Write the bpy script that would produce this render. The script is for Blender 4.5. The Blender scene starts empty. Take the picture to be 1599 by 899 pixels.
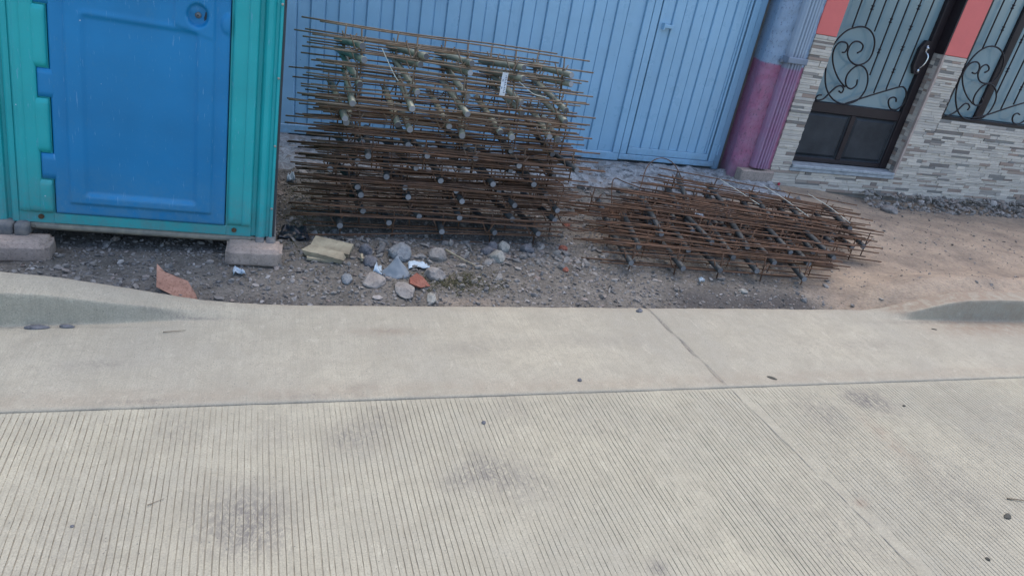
import bpy, bmesh, math, random
import numpy as np
from mathutils import Vector, Matrix, noise
R = math.radians
rnd = random.Random(7)
SC = bpy.context.scene
COL = SC.collection

# ------------------------------------------------------------------ camera
CAM_H = 1.6
yaw, pitch, roll, fpx = R(20.8263), R(26.3055), R(-10.5504), 1084.04
fw = Vector((math.sin(yaw)*math.cos(pitch), math.cos(yaw)*math.cos(pitch), -math.sin(pitch)))
rt = Vector((math.cos(yaw), -math.sin(yaw), 0)); dn = fw.cross(rt)
c_, s_ = math.cos(roll), math.sin(roll)
r2 = c_*rt + s_*dn; d2 = -s_*rt + c_*dn
cam = bpy.data.cameras.new('camera'); cam_o = bpy.data.objects.new('camera', cam); COL.objects.link(cam_o)
m3 = Matrix((r2, -d2, -fw)).transposed()
cam_o.matrix_world = Matrix.Translation((0, 0, CAM_H)) @ m3.to_4x4()
cam.sensor_fit = 'HORIZONTAL'; cam.sensor_width = 36; cam.lens = fpx/1599*36
cam.clip_start = .02; cam.clip_end = 500
SC.camera = cam_o

# ------------------------------------------------------------------ light
SUN_EL, SUN_AZ = 72, 25          # azimuth measured from +Y towards +X; the sun stands behind the houses, veiled
w = bpy.data.worlds.new('World'); SC.world = w; w.use_nodes = True
nt = w.node_tree; bg = nt.nodes['Background']
sky = nt.nodes.new('ShaderNodeTexSky'); sky.sky_type = 'NISHITA'; sky.sun_disc = False
sky.sun_elevation = R(SUN_EL); sky.sun_rotation = R(SUN_AZ)
sky.air_density = 1.0; sky.dust_density = 2.0; sky.ozone_density = 1.0
nt.links.new(sky.outputs[0], bg.inputs[0]); bg.inputs[1].default_value = .15
sl = bpy.data.lights.new('sun', 'SUN'); sl.energy = .62; sl.angle = R(60); sl.color = (1, .84, .68)
so = bpy.data.objects.new('sun', sl); COL.objects.link(so)
d = Vector((math.sin(R(SUN_AZ))*math.cos(R(SUN_EL)), math.cos(R(SUN_AZ))*math.cos(R(SUN_EL)), math.sin(R(SUN_EL))))
so.rotation_euler = d.to_track_quat('Z', 'Y').to_euler(); so.location = (0, 3, 8)
vs = SC.view_settings; vs.view_transform = 'Standard'; vs.look = 'None'; vs.exposure = 1.41; vs.gamma = 1

# ------------------------------------------------------------------ helpers
def hexc(h):
    v = [int(h[i:i+2], 16)/255 for i in (0, 2, 4)]
    return tuple(((x/12.92) if x <= .04045 else ((x+.055)/1.055)**2.4) for x in v)+(1,)

class NB:
    """tiny node-graph builder"""
    def __init__(s, name, rough=.8, metal=0., spec=.5):
        s.m = bpy.data.materials.new(name); s.m.use_nodes = True; s.t = s.m.node_tree
        s.b = s.t.nodes['Principled BSDF']; s.b.inputs['Roughness'].default_value = rough
        s.b.inputs['Metallic'].default_value = metal; s.b.inputs['Specular IOR Level'].default_value = spec
        s.geo = None
    def n(s, k): return s.t.nodes.new(k)
    def l(s, a, b): s.t.links.new(a, b)
    def pos(s, obj=False, scale=(1, 1, 1)):
        tc = s.n('ShaderNodeTexCoord'); mp = s.n('ShaderNodeMapping'); mp.inputs['Scale'].default_value = scale
        if obj: s.l(tc.outputs['Object'], mp.inputs[0])
        else:
            g = s.n('ShaderNodeNewGeometry'); s.l(g.outputs['Position'], mp.inputs[0])
        return mp.outputs[0]
    def noise(s, scale, detail=4, rough=.6, vec=None, dist=0):
        t = s.n('ShaderNodeTexNoise'); t.inputs['Scale'].default_value = scale; t.inputs['Detail'].default_value = detail
        t.inputs['Roughness'].default_value = rough; t.inputs['Distortion'].default_value = dist
        if vec is not None: s.l(vec, t.inputs['Vector'])
        return t.outputs[0]
    def vor(s, scale, vec=None, feature='F1', out=0):
        t = s.n('ShaderNodeTexVoronoi'); t.feature = feature; t.inputs['Scale'].default_value = scale
        if vec is not None: s.l(vec, t.inputs['Vector'])
        return t.outputs[out]
    def ramp(s, v, *st):
        r = s.n('ShaderNodeValToRGB'); e = r.color_ramp.elements
        while len(e) > 1: e.remove(e[-1])
        for i, (p, c) in enumerate(st):
            if not isinstance(c, tuple): c = (c, c, c, 1)
            q = e[0] if i == 0 else e.new(p)
            q.position = p; q.color = c
        s.l(v, r.inputs[0]); return r.outputs[0]
    def math(s, op, a, b=0.):
        m = s.n('ShaderNodeMath'); m.operation = op
        for i, x in enumerate((a, b)):
            if hasattr(x, 'links'): s.l(x, m.inputs[i])
            else: m.inputs[i].default_value = x
        return m.outputs[0]
    def mix(s, f, a, b, mode='MIX'):
        m = s.n('ShaderNodeMix'); m.data_type = 'RGBA'; m.blend_type = mode
        for i, x in ((0, f), (6, a), (7, b)):
            if hasattr(x, 'links'): s.l(x, m.inputs[i])
            else: m.inputs[i].default_value = x if i == 0 or len(x) == 4 else (*x, 1)
        return m.outputs[2]
    def attr(s, name, out='Fac'):
        a = s.n('ShaderNodeAttribute'); a.attribute_name = name; return a.outputs[out]
    def rand(s): return s.n('ShaderNodeObjectInfo').outputs['Random']
    def color(s, c):
        if hasattr(c, 'links'): s.l(c, s.b.inputs['Base Color'])
        else: s.b.inputs['Base Color'].default_value = c
        return s
    def bump(s, h, strength=.4, dist=.004):
        b = s.n('ShaderNodeBump'); b.inputs['Strength'].default_value = strength; b.inputs['Distance'].default_value = dist
        s.l(h, b.inputs['Height']); s.l(b.outputs[0], s.b.inputs['Normal']); return s
    def roughness(s, v): s.l(v, s.b.inputs['Roughness']); return s

class MB:
    """collects geometry for one mesh"""
    def __init__(s): s.v = []; s.f = []; s.mi = []; s.a = []
    def add(s, vs_, fs, mi=0, a=0.):
        o = len(s.v); s.v += [tuple(p) for p in vs_]; s.f += [tuple(i+o for i in f) for f in fs]
        s.mi += [mi]*len(fs); s.a += [a]*len(vs_); return s
    def box(s, x0, x1, y0, y1, z0, z1, mi=0, a=0., c=0.):
        """box, c = chamfer of the edges on the -y face"""
        if c <= 0:
            v = [(x, y, z) for x in (x0, x1) for y in (y0, y1) for z in (z0, z1)]
            f = [(0, 1, 3, 2), (4, 6, 7, 5), (0, 4, 5, 1), (2, 3, 7, 6), (0, 2, 6, 4), (1, 5, 7, 3)]
            return s.add(v, f, mi, a)
        v = [(x0+c, y0, z0+c), (x1-c, y0, z0+c), (x1-c, y0, z1-c), (x0+c, y0, z1-c),
             (x0, y0+c, z0), (x1, y0+c, z0), (x1, y0+c, z1), (x0, y0+c, z1),
             (x0, y1, z0), (x1, y1, z0), (x1, y1, z1), (x0, y1, z1)]
        f = [(0, 1, 2, 3), (4, 5, 1, 0), (5, 6, 2, 1), (6, 7, 3, 2), (7, 4, 0, 3),
             (8, 9, 5, 4), (9, 10, 6, 5), (10, 11, 7, 6), (11, 8, 4, 7), (11, 10, 9, 8)]
        return s.add(v, f, mi, a)
    def tube(s, pts, r, n=6, mi=0, a=0., caps=True, mcap=None):
        pts = [Vector(p) for p in pts]; rings = []; vs_ = []
        up = None
        for i, p in enumerate(pts):
            t = (pts[min(i+1, len(pts)-1)]-pts[max(i-1, 0)]).normalized()
            if up is None: up = t.orthogonal().normalized()
            else: up = (up - t*up.dot(t)).normalized()
            b = t.cross(up); rr = r[i] if isinstance(r, (list, tuple)) else r
            for k in range(n):
                an = 2*math.pi*k/n; vs_.append(p+up*math.cos(an)*rr+b*math.sin(an)*rr)
        fs = [(i*n+k, i*n+(k+1) % n, (i+1)*n+(k+1) % n, (i+1)*n+k) for i in range(len(pts)-1) for k in range(n)]
        s.add(vs_, fs, mi, a)
        if caps:
            o = len(s.v)-len(vs_)
            s.f += [tuple(o+k for k in range(n))[::-1], tuple(o+(len(pts)-1)*n+k for k in range(n))]
            s.mi += [mi if mcap is None else mcap]*2
        return s
    def sweep(s, prof, z0, z1, nz=1, mi=0, closed=False, disp=None):
        """profile in xy swept in z"""
        n = len(prof); vs_ = []
        for j in range(nz+1):
            z = z0+(z1-z0)*j/nz
            for p in prof:
                q = Vector((p[0], p[1], z))
                if disp: q = disp(q)
                vs_.append(q)
        m = n if closed else n-1
        fs = [(j*n+k, j*n+(k+1) % n, (j+1)*n+(k+1) % n, (j+1)*n+k) for j in range(nz) for k in range(m)]
        s.add(vs_, fs, mi); return s
    def mesh(s, name, mats, smooth=False):
        me = bpy.data.meshes.new(name); me.from_pydata(s.v, [], s.f)
        for m in (mats if isinstance(mats, (list, tuple)) else [mats]): me.materials.append(m)
        me.polygons.foreach_set('material_index', s.mi)
        if any(s.a):
            at = me.attributes.new('shade', 'FLOAT', 'POINT'); at.data.foreach_set('value', s.a)
        if smooth: me.polygons.foreach_set('use_smooth', [True]*len(s.f))
        me.update(); return me
    def build(s, name, mats, parent=None, smooth=False, fix=True):
        me = s.mesh(name, mats, smooth)
        if fix:
            bm = bmesh.new(); bm.from_mesh(me); bmesh.ops.recalc_face_normals(bm, faces=bm.faces); bm.to_mesh(me); bm.free()
        return link(name, me, parent)

def link(name, me, parent=None):
    o = bpy.data.objects.new(name, me); COL.objects.link(o)
    if parent: o.parent = parent
    return o
def tag(o, label=None, cat=None, group=None, kind=None):
    for k, v in (('label', label), ('category', cat), ('group', group), ('kind', kind)):
        if v: o[k] = v
    return o
def empty(name, loc=(0, 0, 0), rot=(0, 0, 0)):
    o = bpy.data.objects.new(name, None); COL.objects.link(o); o.location = loc; o.rotation_euler = rot
    o.empty_display_size = .1; return o
def np_mesh(name, V, F, mats, attrs=None, smooth=False, parent=None):
    me = bpy.data.meshes.new(name); me.vertices.add(len(V)); me.vertices.foreach_set('co', V.astype(np.float32).ravel())
    me.loops.add(F.size); me.polygons.add(len(F)); me.loops.foreach_set('vertex_index', F.astype(np.int32).ravel())
    k = F.shape[1]
    me.polygons.foreach_set('loop_start', np.arange(0, F.size, k, dtype=np.int32))
    me.polygons.foreach_set('use_smooth', np.full(len(F), smooth, dtype=bool))
    me.update(calc_edges=True); me.validate()
    for m in (mats if isinstance(mats, (list, tuple)) else [mats]): me.materials.append(m)
    for n_, a in (attrs or {}).items():
        at = me.attributes.new(n_, 'FLOAT', 'POINT'); at.data.foreach_set('value', a.astype(np.float32).ravel())
    return link(name, me, parent)
def grid_faces(nx, ny):      # vertices ordered [ix*ny+iy]; normals up when x right, y away
    i, j = np.meshgrid(np.arange(nx-1), np.arange(ny-1), indexing='ij')
    a = (i*ny+j).ravel()
    return np.stack([a, a+ny, a+ny+1, a+1], 1)
def sstep(x, a, b):
    t = np.clip((x-a)/(b-a), 0, 1); return t*t*(3-2*t)
def vnoise(x, y, scale, seed=0, octs=4):
    """value noise on numpy arrays"""
    rs = np.random.RandomState(seed); T = rs.rand(256, 256); out = 0; amp = 1; tot = 0
    x = np.asarray(x, float)*scale; y = np.asarray(y, float)*scale
    for o in range(octs):
        xi = np.floor(x).astype(int); yi = np.floor(y).astype(int); fx = x-xi; fy = y-yi
        fx = fx*fx*(3-2*fx); fy = fy*fy*(3-2*fy)
        a = T[xi % 256, yi % 256]; b = T[(xi+1) % 256, yi % 256]; c = T[xi % 256, (yi+1) % 256]; e = T[(xi+1) % 256, (yi+1) % 256]
        out = out+amp*((a*(1-fx)+b*fx)*(1-fy)+(c*(1-fx)+e*fx)*fy); tot += amp; amp *= .5; x = x*2.03+17; y = y*2.03+5
    return out/tot-.5

# ------------------------------------------------------------------ materials
def concrete(name, base, groove=False):
    n = NB(name, .9, spec=.25); P = n.pos()
    dk = lambda k, q=(1, 1, 1): tuple(x*k*y for x, y in zip(base[:3], q))+(1,)
    c = n.mix(n.ramp(n.noise(1.3, 6, .62, P), (.38, 0), (.62, 1)), dk(.88, (.99, 1, 1.02)), dk(1.06, (1.01, 1, .97)))
    c = n.mix(n.ramp(n.noise(6, 7, .72, P, .4), (.42, 0), (.66, .8)), c, dk(.80, (1.0, .99, .97)))
    c = n.mix(n.ramp(n.noise(26, 6, .75, P), (.50, 0), (.66, .7)), c, dk(.74))
    c = n.mix(n.ramp(n.noise(13, 6, .8, n.pos(scale=(1.3, .8, 1)), .5), (.58, 0), (.66, .6)), c, dk(1.22))
    fine = n.noise(190, 4, .7, P)
    c = n.mix(n.ramp(fine, (.34, .75), (.50, 0)), c, dk(.60))
    c = n.mix(n.ramp(fine, (.55, 0), (.70, .5)), c, dk(1.25))
    br = n.noise(1.0, 5, .7, n.pos(scale=(150, 5, 6)))
    c = n.mix(n.ramp(br, (.36, .5), (.50, 0)), c, dk(.72))
    st = n.attr('stain'); sn = n.noise(26, 8, .9, n.pos(scale=(1.3, .9, 1)), 1.6)
    f = n.math('MULTIPLY', st, n.ramp(sn, (.44, 0), (.54, 1)))
    c = n.mix(n.math('MULTIPLY', f, .72), c, hexc('6c6862'))
    c = n.mix(n.math('MULTIPLY', n.math('MINIMUM', st, 1.0), .05), c, hexc('716d67'))
    so_ = n.attr('soil'); f2 = n.math('MULTIPLY', so_, n.ramp(n.noise(16, 7, .8, P), (.36, 0), (.56, 1)))
    c = n.mix(n.math('MINIMUM', f2, .9), c, hexc('847565'))
    fl = n.ramp(n.noise(17, 8, .85, n.pos(scale=(.8, 2.6, 1)), 1.0), (.615, 0), (.66, .7))
    c = n.mix(fl, c, dk(.58, (1, .97, .92)))
    sp = n.ramp(n.vor(60, P), (.07, .9), (.13, 0)); keep = n.ramp(n.noise(9, 3, .6, P), (.5, 0), (.56, 1))
    c = n.mix(n.math('MULTIPLY', sp, keep), c, hexc('54524e'))
    if groove:
        gd = n.attr('groove'); c = n.mix(n.math('MULTIPLY', gd, n.ramp(n.noise(30, 6, .8, P), (.36, .3), (.60, .85))), c, hexc('7b766b'))
    h = n.math('ADD', n.math('MULTIPLY', fine, .5), n.math('MULTIPLY', br, .5))
    n.color(c); n.bump(n.math('ADD', h, n.noise(30, 5, .7, P)), .5, .003)
    return n.m
M_ROAD = concrete('ribbed_road_concrete', hexc('a39e8c'), True)
M_APRON = concrete('smooth_apron_concrete', hexc('a09b8b'))
def simple(name, hexa, rough=.7, metal=0, var=.15, scale=8, bump=.2, bs=60, hexb=None, obj=True, spec=.4):
    n = NB(name, rough, metal, spec); P = n.pos(obj)
    a = hexc(hexa); b = hexc(hexb) if hexb else tuple(x*(1-var*2) for x in a[:3])+(1,)
    n.color(n.mix(n.ramp(n.noise(scale, 5, .65, P), (.35, 0), (.7, 1)), a, b))
    n.bump(n.noise(bs, 4, .6, P), bump, .003); return n.m

def m_dirt():
    n = NB('street_dirt', .95, spec=.2); P = n.pos()
    br = n.attr('brown'); big = n.noise(1.6, 6, .6, P)
    grey = n.mix(n.ramp(n.noise(5, 6, .7, P), (.35, 0), (.65, 1)), hexc('5c5953'), hexc('75716a'))
    tan = n.mix(n.ramp(n.noise(3.2, 6, .7, P), (.35, 0), (.65, 1)), hexc('7a6f63'), hexc('9f907d'))
    f = n.math('ADD', br, n.math('MULTIPLY', n.math('SUBTRACT', big, .5), .5))
    c = n.mix(n.ramp(f, (.3, 0), (.7, 1)), grey, tan)
    c = n.mix(n.ramp(n.vor(60, P), (.0, .35), (.45, 0)), c, hexc('7b7974'))
    c = n.mix(n.math('MULTIPLY', n.attr('dark_patch'), .75), c, hexc('38383a'))  # dirt goes darker inside the patch mask
    c = n.mix(n.math('MULTIPLY', n.ramp(n.noise(45, 4, .7, P), (.36, .7), (.5, 0)), n.ramp(br, (.4, 1), (.8, .3))), c, hexc('3e3a35'))
    n.color(c)
    h = n.math('ADD', n.noise(22, 6, .75, P), n.math('MULTIPLY', n.vor(55, P), -.5))
    n.bump(h, .8, .012); return n.m
M_DIRT = m_dirt()
def m_gravel():
    n = NB('gravel_stone', .9, spec=.25); s = n.attr('shade')
    c = n.ramp(s, (0, hexc('45433f')), (.35, hexc('605d58')), (.6, hexc('76726b')), (.85, hexc('8c867d')), (.92, hexc('776557')), (1, hexc('a5a39e')))
    n.color(n.mix(.3, c, n.ramp(n.noise(60, 3, .6, n.pos()), (.3, .05), (.7, .4)))); return n.m
M_GRAVEL = m_gravel()
def m_rock(name, a, b, crev=False):
    n = NB(name, .92, spec=.2); P = n.pos(True)
    c = n.mix(n.ramp(n.noise(12, 6, .7, P), (.35, 0), (.65, 1)), hexc(a), hexc(b))
    c = n.mix(n.ramp(n.noise(70, 3, .7, P), (.32, .6), (.5, 0)), c, tuple(x*.45 for x in hexc(a)[:3]))
    if crev:
        c = n.mix(n.ramp(n.noise(9, 7, .8, P, .6), (.40, .85), (.50, 0)), c, hexc('43474a')); c = n.mix(n.ramp(n.noise(4, 6, .7, P), (.5, 0), (.62, .8)), c, hexc('77706a'))  # crevice shade painted into the colour as dark noise
    n.color(c); n.bump(n.noise(25, 6, .75, P), .9 if crev else .7, .015 if crev else .01); return n.m
M_ROCKG = m_rock('grey_rock', '70767a', '888a8a'); M_ROCKT = m_rock('tan_rock', '7d7873', '94908a')
M_ROCKD = m_rock('dark_rock', '54565a', '77777a'); M_ROCKB = m_rock('buff_rock', '85857e', '9c9b94')
M_CLAY = m_rock('fired_clay', '9b7462', 'b38c78'); M_BRICK = m_rock('dusty_brick', '91857b', 'a8998d'); M_RED = m_rock('red_brick_shard', '844f40', '99695a')
M_RUBBLE = m_rock('whitewashed_rubble', '7b8082', 'a3a8aa', True)

def m_plastic(name, base, dirt, rough):
    n = NB(name, rough, spec=.4); P = n.pos(True)
    b = hexc(base)
    c = n.mix(n.ramp(n.noise(3, 4, .5, P), (.3, 0), (.7, 1)), tuple(x*.9 for x in b), tuple(min(1, x*1.1) for x in b))
    sc = n.ramp(n.noise(9, 8, .8, n.pos(True, (1, 1, .4))), (.60, 0), (.72, .4))
    c = n.mix(sc, c, hexc(dirt))
    # dust and splashes, thicker near the ground
    sx = n.n('ShaderNodeSeparateXYZ'); n.l(n.pos(True), sx.inputs[0])
    low = n.math('MULTIPLY', n.ramp(sx.outputs[2], (0, 1), (.34, .0)), n.ramp(n.noise(14, 8, .85, P), (.36, .1), (.60, 1)))
    c = n.mix(n.math('MULTIPLY', low, .85), c, hexc(dirt))
    chips = n.ramp(n.vor(11, n.pos(True), out=0), (.022, 1), (.040, 0))
    c = n.mix(n.math('MULTIPLY', chips, .75), c, hexc('b5c4cc'))
    c = n.mix(n.ramp(n.noise(60, 6, .85, P), (.58, 0), (.68, .35)), c, hexc(dirt))
    scr = n.ramp(n.noise(1, 3, .6, n.pos(True, (160, 20, 14))), (.66, 0), (.70, .35))
    c = n.mix(scr, c, hexc('7fa8c8'))
    n.color(c); n.roughness(n.ramp(n.noise(7, 4, .6, P), (.3, rough-.08), (.7, rough+.14)))
    n.bump(n.noise(5, 3, .5, P), .25, .01); return n.m
M_BLUE = m_plastic('blue_plastic', '0c74a6', '4f7f98', .42); M_TEAL = m_plastic('teal_plastic', '1d9c9f', '5a8484', .45)
M_GASKET = simple('dark_panel_edge', '3a4045', .6); M_PAN = simple('dusty_base_plastic', '6c6a62', .8, hexb='8a8474', scale=20)
M_SKID = simple('muddy_skid', '55595c', .8, hexb='7c7770', scale=24); M_HOLE = simple('latch_recess_dark', '16303f', .6)
M_STEEL = simple('worn_steel', 'a8a49c', .35, .8); M_ROOF = simple('pale_roof_plastic', 'c9d3d6', .4)
M_BOLT = simple('rusty_bolt', '5a4632', .8)

def m_gate():
    n = NB('blue_gate_paint', .34, spec=.5); P = n.pos(); b = hexc('8fb6ce')
    c = n.mix(n.ramp(n.noise(2.0, 5, .6, P), (.3, 0), (.7, 1)), tuple(x*.92 for x in b), tuple(min(1, x*1.06) for x in b))
    c = n.mix(n.ramp(n.noise(24, 6, .8, P), (.66, 0), (.72, .5)), c, hexc('47708f'))
    sx = n.n('ShaderNodeSeparateXYZ'); n.l(P, sx.inputs[0])
    low = n.math('MULTIPLY', n.ramp(sx.outputs[2], (0, .7), (.14, 0)), n.ramp(n.noise(11, 6, .75, P), (.4, 0), (.65, 1)))
    c = n.mix(low, c, hexc('7c8a92'))
    drip = n.ramp(n.noise(1, 5, .7, n.pos(scale=(16, 16, .9))), (.60, 0), (.72, .35)); c = n.mix(drip, c, hexc('668fae'))
    c = n.mix(n.ramp(n.vor(5.5, P), (.012, .8), (.022, 0)), c, hexc('4d5f70'))
    n.color(c); n.bump(n.noise(2.6, 4, .55, P), .30, .03); n.roughness(n.ramp(n.noise(6, 5, .6, P), (.3, .24), (.7, .40))); return n.m
M_GATE = m_gate()
def m_twotone(name, top, low, zsplit, grey=None, bump=.9, pits=True):
    n = NB(name, .75, spec=.35); P = n.pos(); sx = n.n('ShaderNodeSeparateXYZ'); n.l(P, sx.inputs[0])
    z = n.math('ADD', sx.outputs[2], n.math('MULTIPLY', n.math('SUBTRACT', n.noise(16, 4, .7, P), .5), .018))
    st = [(0, hexc(low)), (zsplit/4, hexc(low)), (zsplit/4+.0006, hexc(grey or top))]
    if grey: st += [(zsplit/4+.022, hexc(grey)), (zsplit/4+.04, hexc(top))]
    c = n.ramp(n.math('DIVIDE', z, 4.), *st)
    c = n.mix(n.ramp(n.noise(7, 6, .7, P), (.4, 0), (.75, .35)), c, hexc('9aa0ac'))
    if pits:
        pt = n.ramp(n.noise(60, 5, .7, n.pos(scale=(1, 1, .55))), (.37, .8), (.43, 0)); c = n.mix(n.math('MULTIPLY', pt, .7), c, hexc('4c4657'))
    dust = n.math('MULTIPLY', n.ramp(sx.outputs[2], (0, .9), (.16, 0)), n.ramp(n.noise(9, 5, .7, P), (.3, .3), (.6, 1)))
    c = n.mix(dust, c, hexc('85777c'))
    n.color(c); n.bump(n.noise(38, 6, .8, n.pos(scale=(1, 1, .6))), bump, .02); return n.m
M_PILLAR = m_twotone('rough_two_tone_plaster', '92a8bd', 'a86a84', 1.02)
M_PIPE = m_twotone('two_tone_pipe_paint', '9aa8b4', '98708a', 1.0, '868c98', .1, False)
M_CORAL = simple('coral_wall_paint', 'd9716a', .7, var=.05, scale=3, bump=.25, bs=120)
M_PLASTER = simple('grey_backing_mortar', '8b857c', .9, obj=False); M_IRON = simple('black_brown_ironwork', '231f22', .42, .25, var=.1)
M_BROWN = simple('dark_brown_metal_frame', '2c2528', .45, .2, var=.12); M_PANELD = simple('dusty_dark_door_panel', '23272c', .55, .05, hexb='35393d', scale=5)
M_SILL = simple('white_marble_sill', 'a3a8ab', .6, hexb='7d8589', scale=18); M_GLASS = None
def m_glass():
    n = NB('frosted_teal_glass', .18, spec=.6); P = n.pos()
    n.color(n.mix(n.ramp(n.noise(1.2, 3, .5, P), (.3, 0), (.7, 1)), hexc('6b858c'), hexc('7f979d'))); n.bump(n.noise(5, 3, .5, P), .08, .01)
    n.b.inputs['Coat Weight'].default_value = .3; return n.m
M_GLASS = m_glass()
def m_strip():
    n = NB('ledger_stone_tile', .8, spec=.3); s = n.attr('shade'); P = n.pos()
    c = n.ramp(s, (0, hexc('b9b2a6')), (.28, hexc('c4bcae')), (.5, hexc('d0c7b8')), (.66, hexc('b0aaa0')), (.72, hexc('989086')), (.80, hexc('a08a7a')), (.88, hexc('8c7c70')), (.94, hexc('706a64')), (1, hexc('85857f')))
    c = n.mix(n.ramp(n.noise(1, 5, .7, n.pos(scale=(18, 18, 110))), (.4, 0), (.7, .4)), c, hexc('8b8782'))
    c = n.mix(n.ramp(n.noise(6, 5, .7, P), (.45, 0), (.7, .25)), c, hexc('9a938a'))
    n.color(c); n.bump(n.noise(1, 5, .7, n.pos(scale=(30, 30, 160))), .4, .004); return n.m
M_STRIP = m_strip()
def m_rod():
    n = NB('rusty_wire', .8, .35, .3); P = n.pos(); z = n.n('ShaderNodeSeparateXYZ'); n.l(P, z.inputs[0])
    a = n.mix(n.ramp(n.noise(9, 4, .7, P), (.35, 0), (.65, 1)), hexc('857a6b'), hexc('6c5a48'))
    b = n.mix(n.ramp(n.noise(14, 5, .7, P), (.35, 0), (.65, 1)), hexc('775b48'), hexc('524238'))
    # rust turns darker and redder towards the bottom of the stacks
    c = n.mix(n.ramp(n.math('ADD', z.outputs[2], n.math('MULTIPLY', n.math('SUBTRACT', n.rand(), .5), .35)), (.45, 1), (.85, 0)), a, b)
    n.color(c); n.bump(n.noise(220, 3, .6, P), .3, .001); return n.m
M_ROD = m_rod()
def m_dowel():
    n = NB('greased_green_dowel', .45, .15, .5); P = n.pos(True)
    c = n.mix(n.ramp(n.noise(8, 4, .6, n.pos()), (.35, 0), (.65, 1)), hexc('8c8d7b'), hexc('6c6f62'))
    c = n.mix(n.ramp(n.noise(30, 5, .7, n.pos()), (.64, 0), (.74, .3)), c, hexc('5a5244'))
    n.color(c); return n.m
def m_dowel_end():
    n = NB('sawn_dowel_end', .55, .2, .5)
    n.color(n.mix(n.rand(), hexc('989a9e'), hexc('47474a'))); return n.m
M_DOWEL = m_dowel(); M_DEND = m_dowel_end(); M_DENDD = simple('dirty_dowel_end', '8c8d90', .6, .1, hexb='515153', scale=3, obj=False); M_DOWELG = simple('dull_grey_dowel', '3e4244', .55, .2, hexb='2f3230')
M_WOOD = simple('pale_split_lumber', '9f9780', .8, hexb='7a715f', scale=14); M_WHITE = simple('white_plastic_scrap', 'a9bac6', .5, var=.08)
M_PAPER = simple('white_paper_tag', 'cfd6dc', .7, var=.03); M_INK = simple('faded_ink', '6d7480', .8); M_TIE = simple('clear_plastic_tie', 'b9bfb4', .3, var=.05)
M_LEAF = simple('dark_dry_leaf', '45443c', .8); M_TWIG = simple('dry_twig', '6e6252', .9); M_BAG = simple('grey_cement_bag_paper', '697279', .85, hexb='868d91')
M_WEED = simple('dead_weed', '4f4d33', .9); M_BLACKBAG = simple('dark_crumpled_film', '20262e', .35); M_PAINTR = simple('red_paint_spot', 'b5344a', .6)

# ------------------------------------------------------------------ the setting: road
JY = 2.112
def jx(y): return 1.905+(JY-y)*.083                     # the transverse joint
g = MB(); g.add([(-200, -200, -.16), (200, -200, -.16), (200, 200, -.16), (-200, 200, -.16)], [(0, 1, 2, 3)])
tag(g.build('ground', M_DIRT), kind='structure')
rs = np.random.RandomState(3)
gx = np.arange(-3.0, 6.2, .0188); gx = gx+rs.uniform(-.0017, .0017, len(gx))
ys = np.concatenate([[-14, -6, -3], np.linspace(-1.6, .7, 10), np.linspace(.80, JY-.003, 96)])
cols = [(-60., 0)]
for x in gx:
    wg = rs.uniform(.0022, .0044); cols += [(x, 0), (x+.0009, 1), (x+wg-.0009, 1), (x+wg, 0)]
cols += [(60., 0)]
cx = np.array([c[0] for c in cols]); cg = np.array([c[1] for c in cols], float)
X, Y = np.meshgrid(cx, ys, indexing='ij'); G = np.repeat(cg[:, None], len(ys), 1)
inner = (np.abs(X) < 30)
X = X+np.where(inner, (JY-Y)*.045*np.clip((1.6-cx[:, None])/2.4, -.4, 1)+.004*vnoise(X*0, Y, 2.3, 5)+.0034*vnoise(X, Y, 9, 6)+.0016*vnoise(X, Y, 34, 63), 0)
m = (1-.92*(1-sstep(np.abs(X-jx(Y)-.026), .018, .034))*np.clip(.9+1.4*vnoise(X, Y, 3.5, 71), .45, 1))*np.clip(.55+1.6*vnoise(X, Y, 2.4, 8)+.55, .25, 1)
m *= np.where(Y > JY-.03-.02*vnoise(X, Y, 5, 2), .5, 1)
mask = np.clip(m, 0, 1)*G
kid = np.repeat(np.floor((np.arange(len(cx))-1)/4)[:, None], len(ys), 1)
mask = mask*np.clip(.74+1.0*vnoise(X, Y*.5, 5, 61)+1.3*vnoise(kid*.731, Y*40, 1, 62, 3), .22, 1)
Z = -.0032*mask+.0012*vnoise(X, Y, 12, 4)
Y2 = Y+np.where(Y > JY-.01, .004*vnoise(X, Y*0, 14, 12)+.003*vnoise(X, Y*0, 3, 2), 0)
BL = [(.366, 1.98, .10, .6), (.237, 1.90, .09, .8), (-.10, 1.60, .13, 1.), (-.05, 1.52, .1, .8), (.66, 1.70, .09, 1.), (.80, 1.64, .12, .7), (.55, 1.66, .05, .7),
      (2.62, 1.97, .10, 1.2), (2.52, 2.0, .06, 1.2), (2.25, 1.91, .12, .8), (-.3, 1.98, .1, .5), (1.75, 1.25, .25, .4), (2.5, 1.4, .2, .5), (.85, 2.03, .14, .45), (1.10, 1.235, .03, 1.4), (.0, 1.95, .08, .5),
      (1.2, 1.95, .2, .3), (3.1, 1.8, .25, .3), (-.5, 1.5, .2, .35)]
S = sum(a*np.exp(-((X-bx)**2+((Y-by)*1.0)**2)/(r*r)) for bx, by, r, a in BL)
SO = .5*np.exp(-((X-2.45)/.05)**2-((Y-1.72)/.16)**2)+.8*np.exp(-((X-2.02)/.03)**2-((Y-1.40)/.02)**2)
V = np.stack([X, Y2, Z], -1).reshape(-1, 3)
tag(np_mesh('road', V, grid_faces(len(cx), len(ys)), M_ROAD, {'groove': mask, 'stain': np.clip(S, 0, 1.3), 'soil': SO}), kind='structure')

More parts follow.
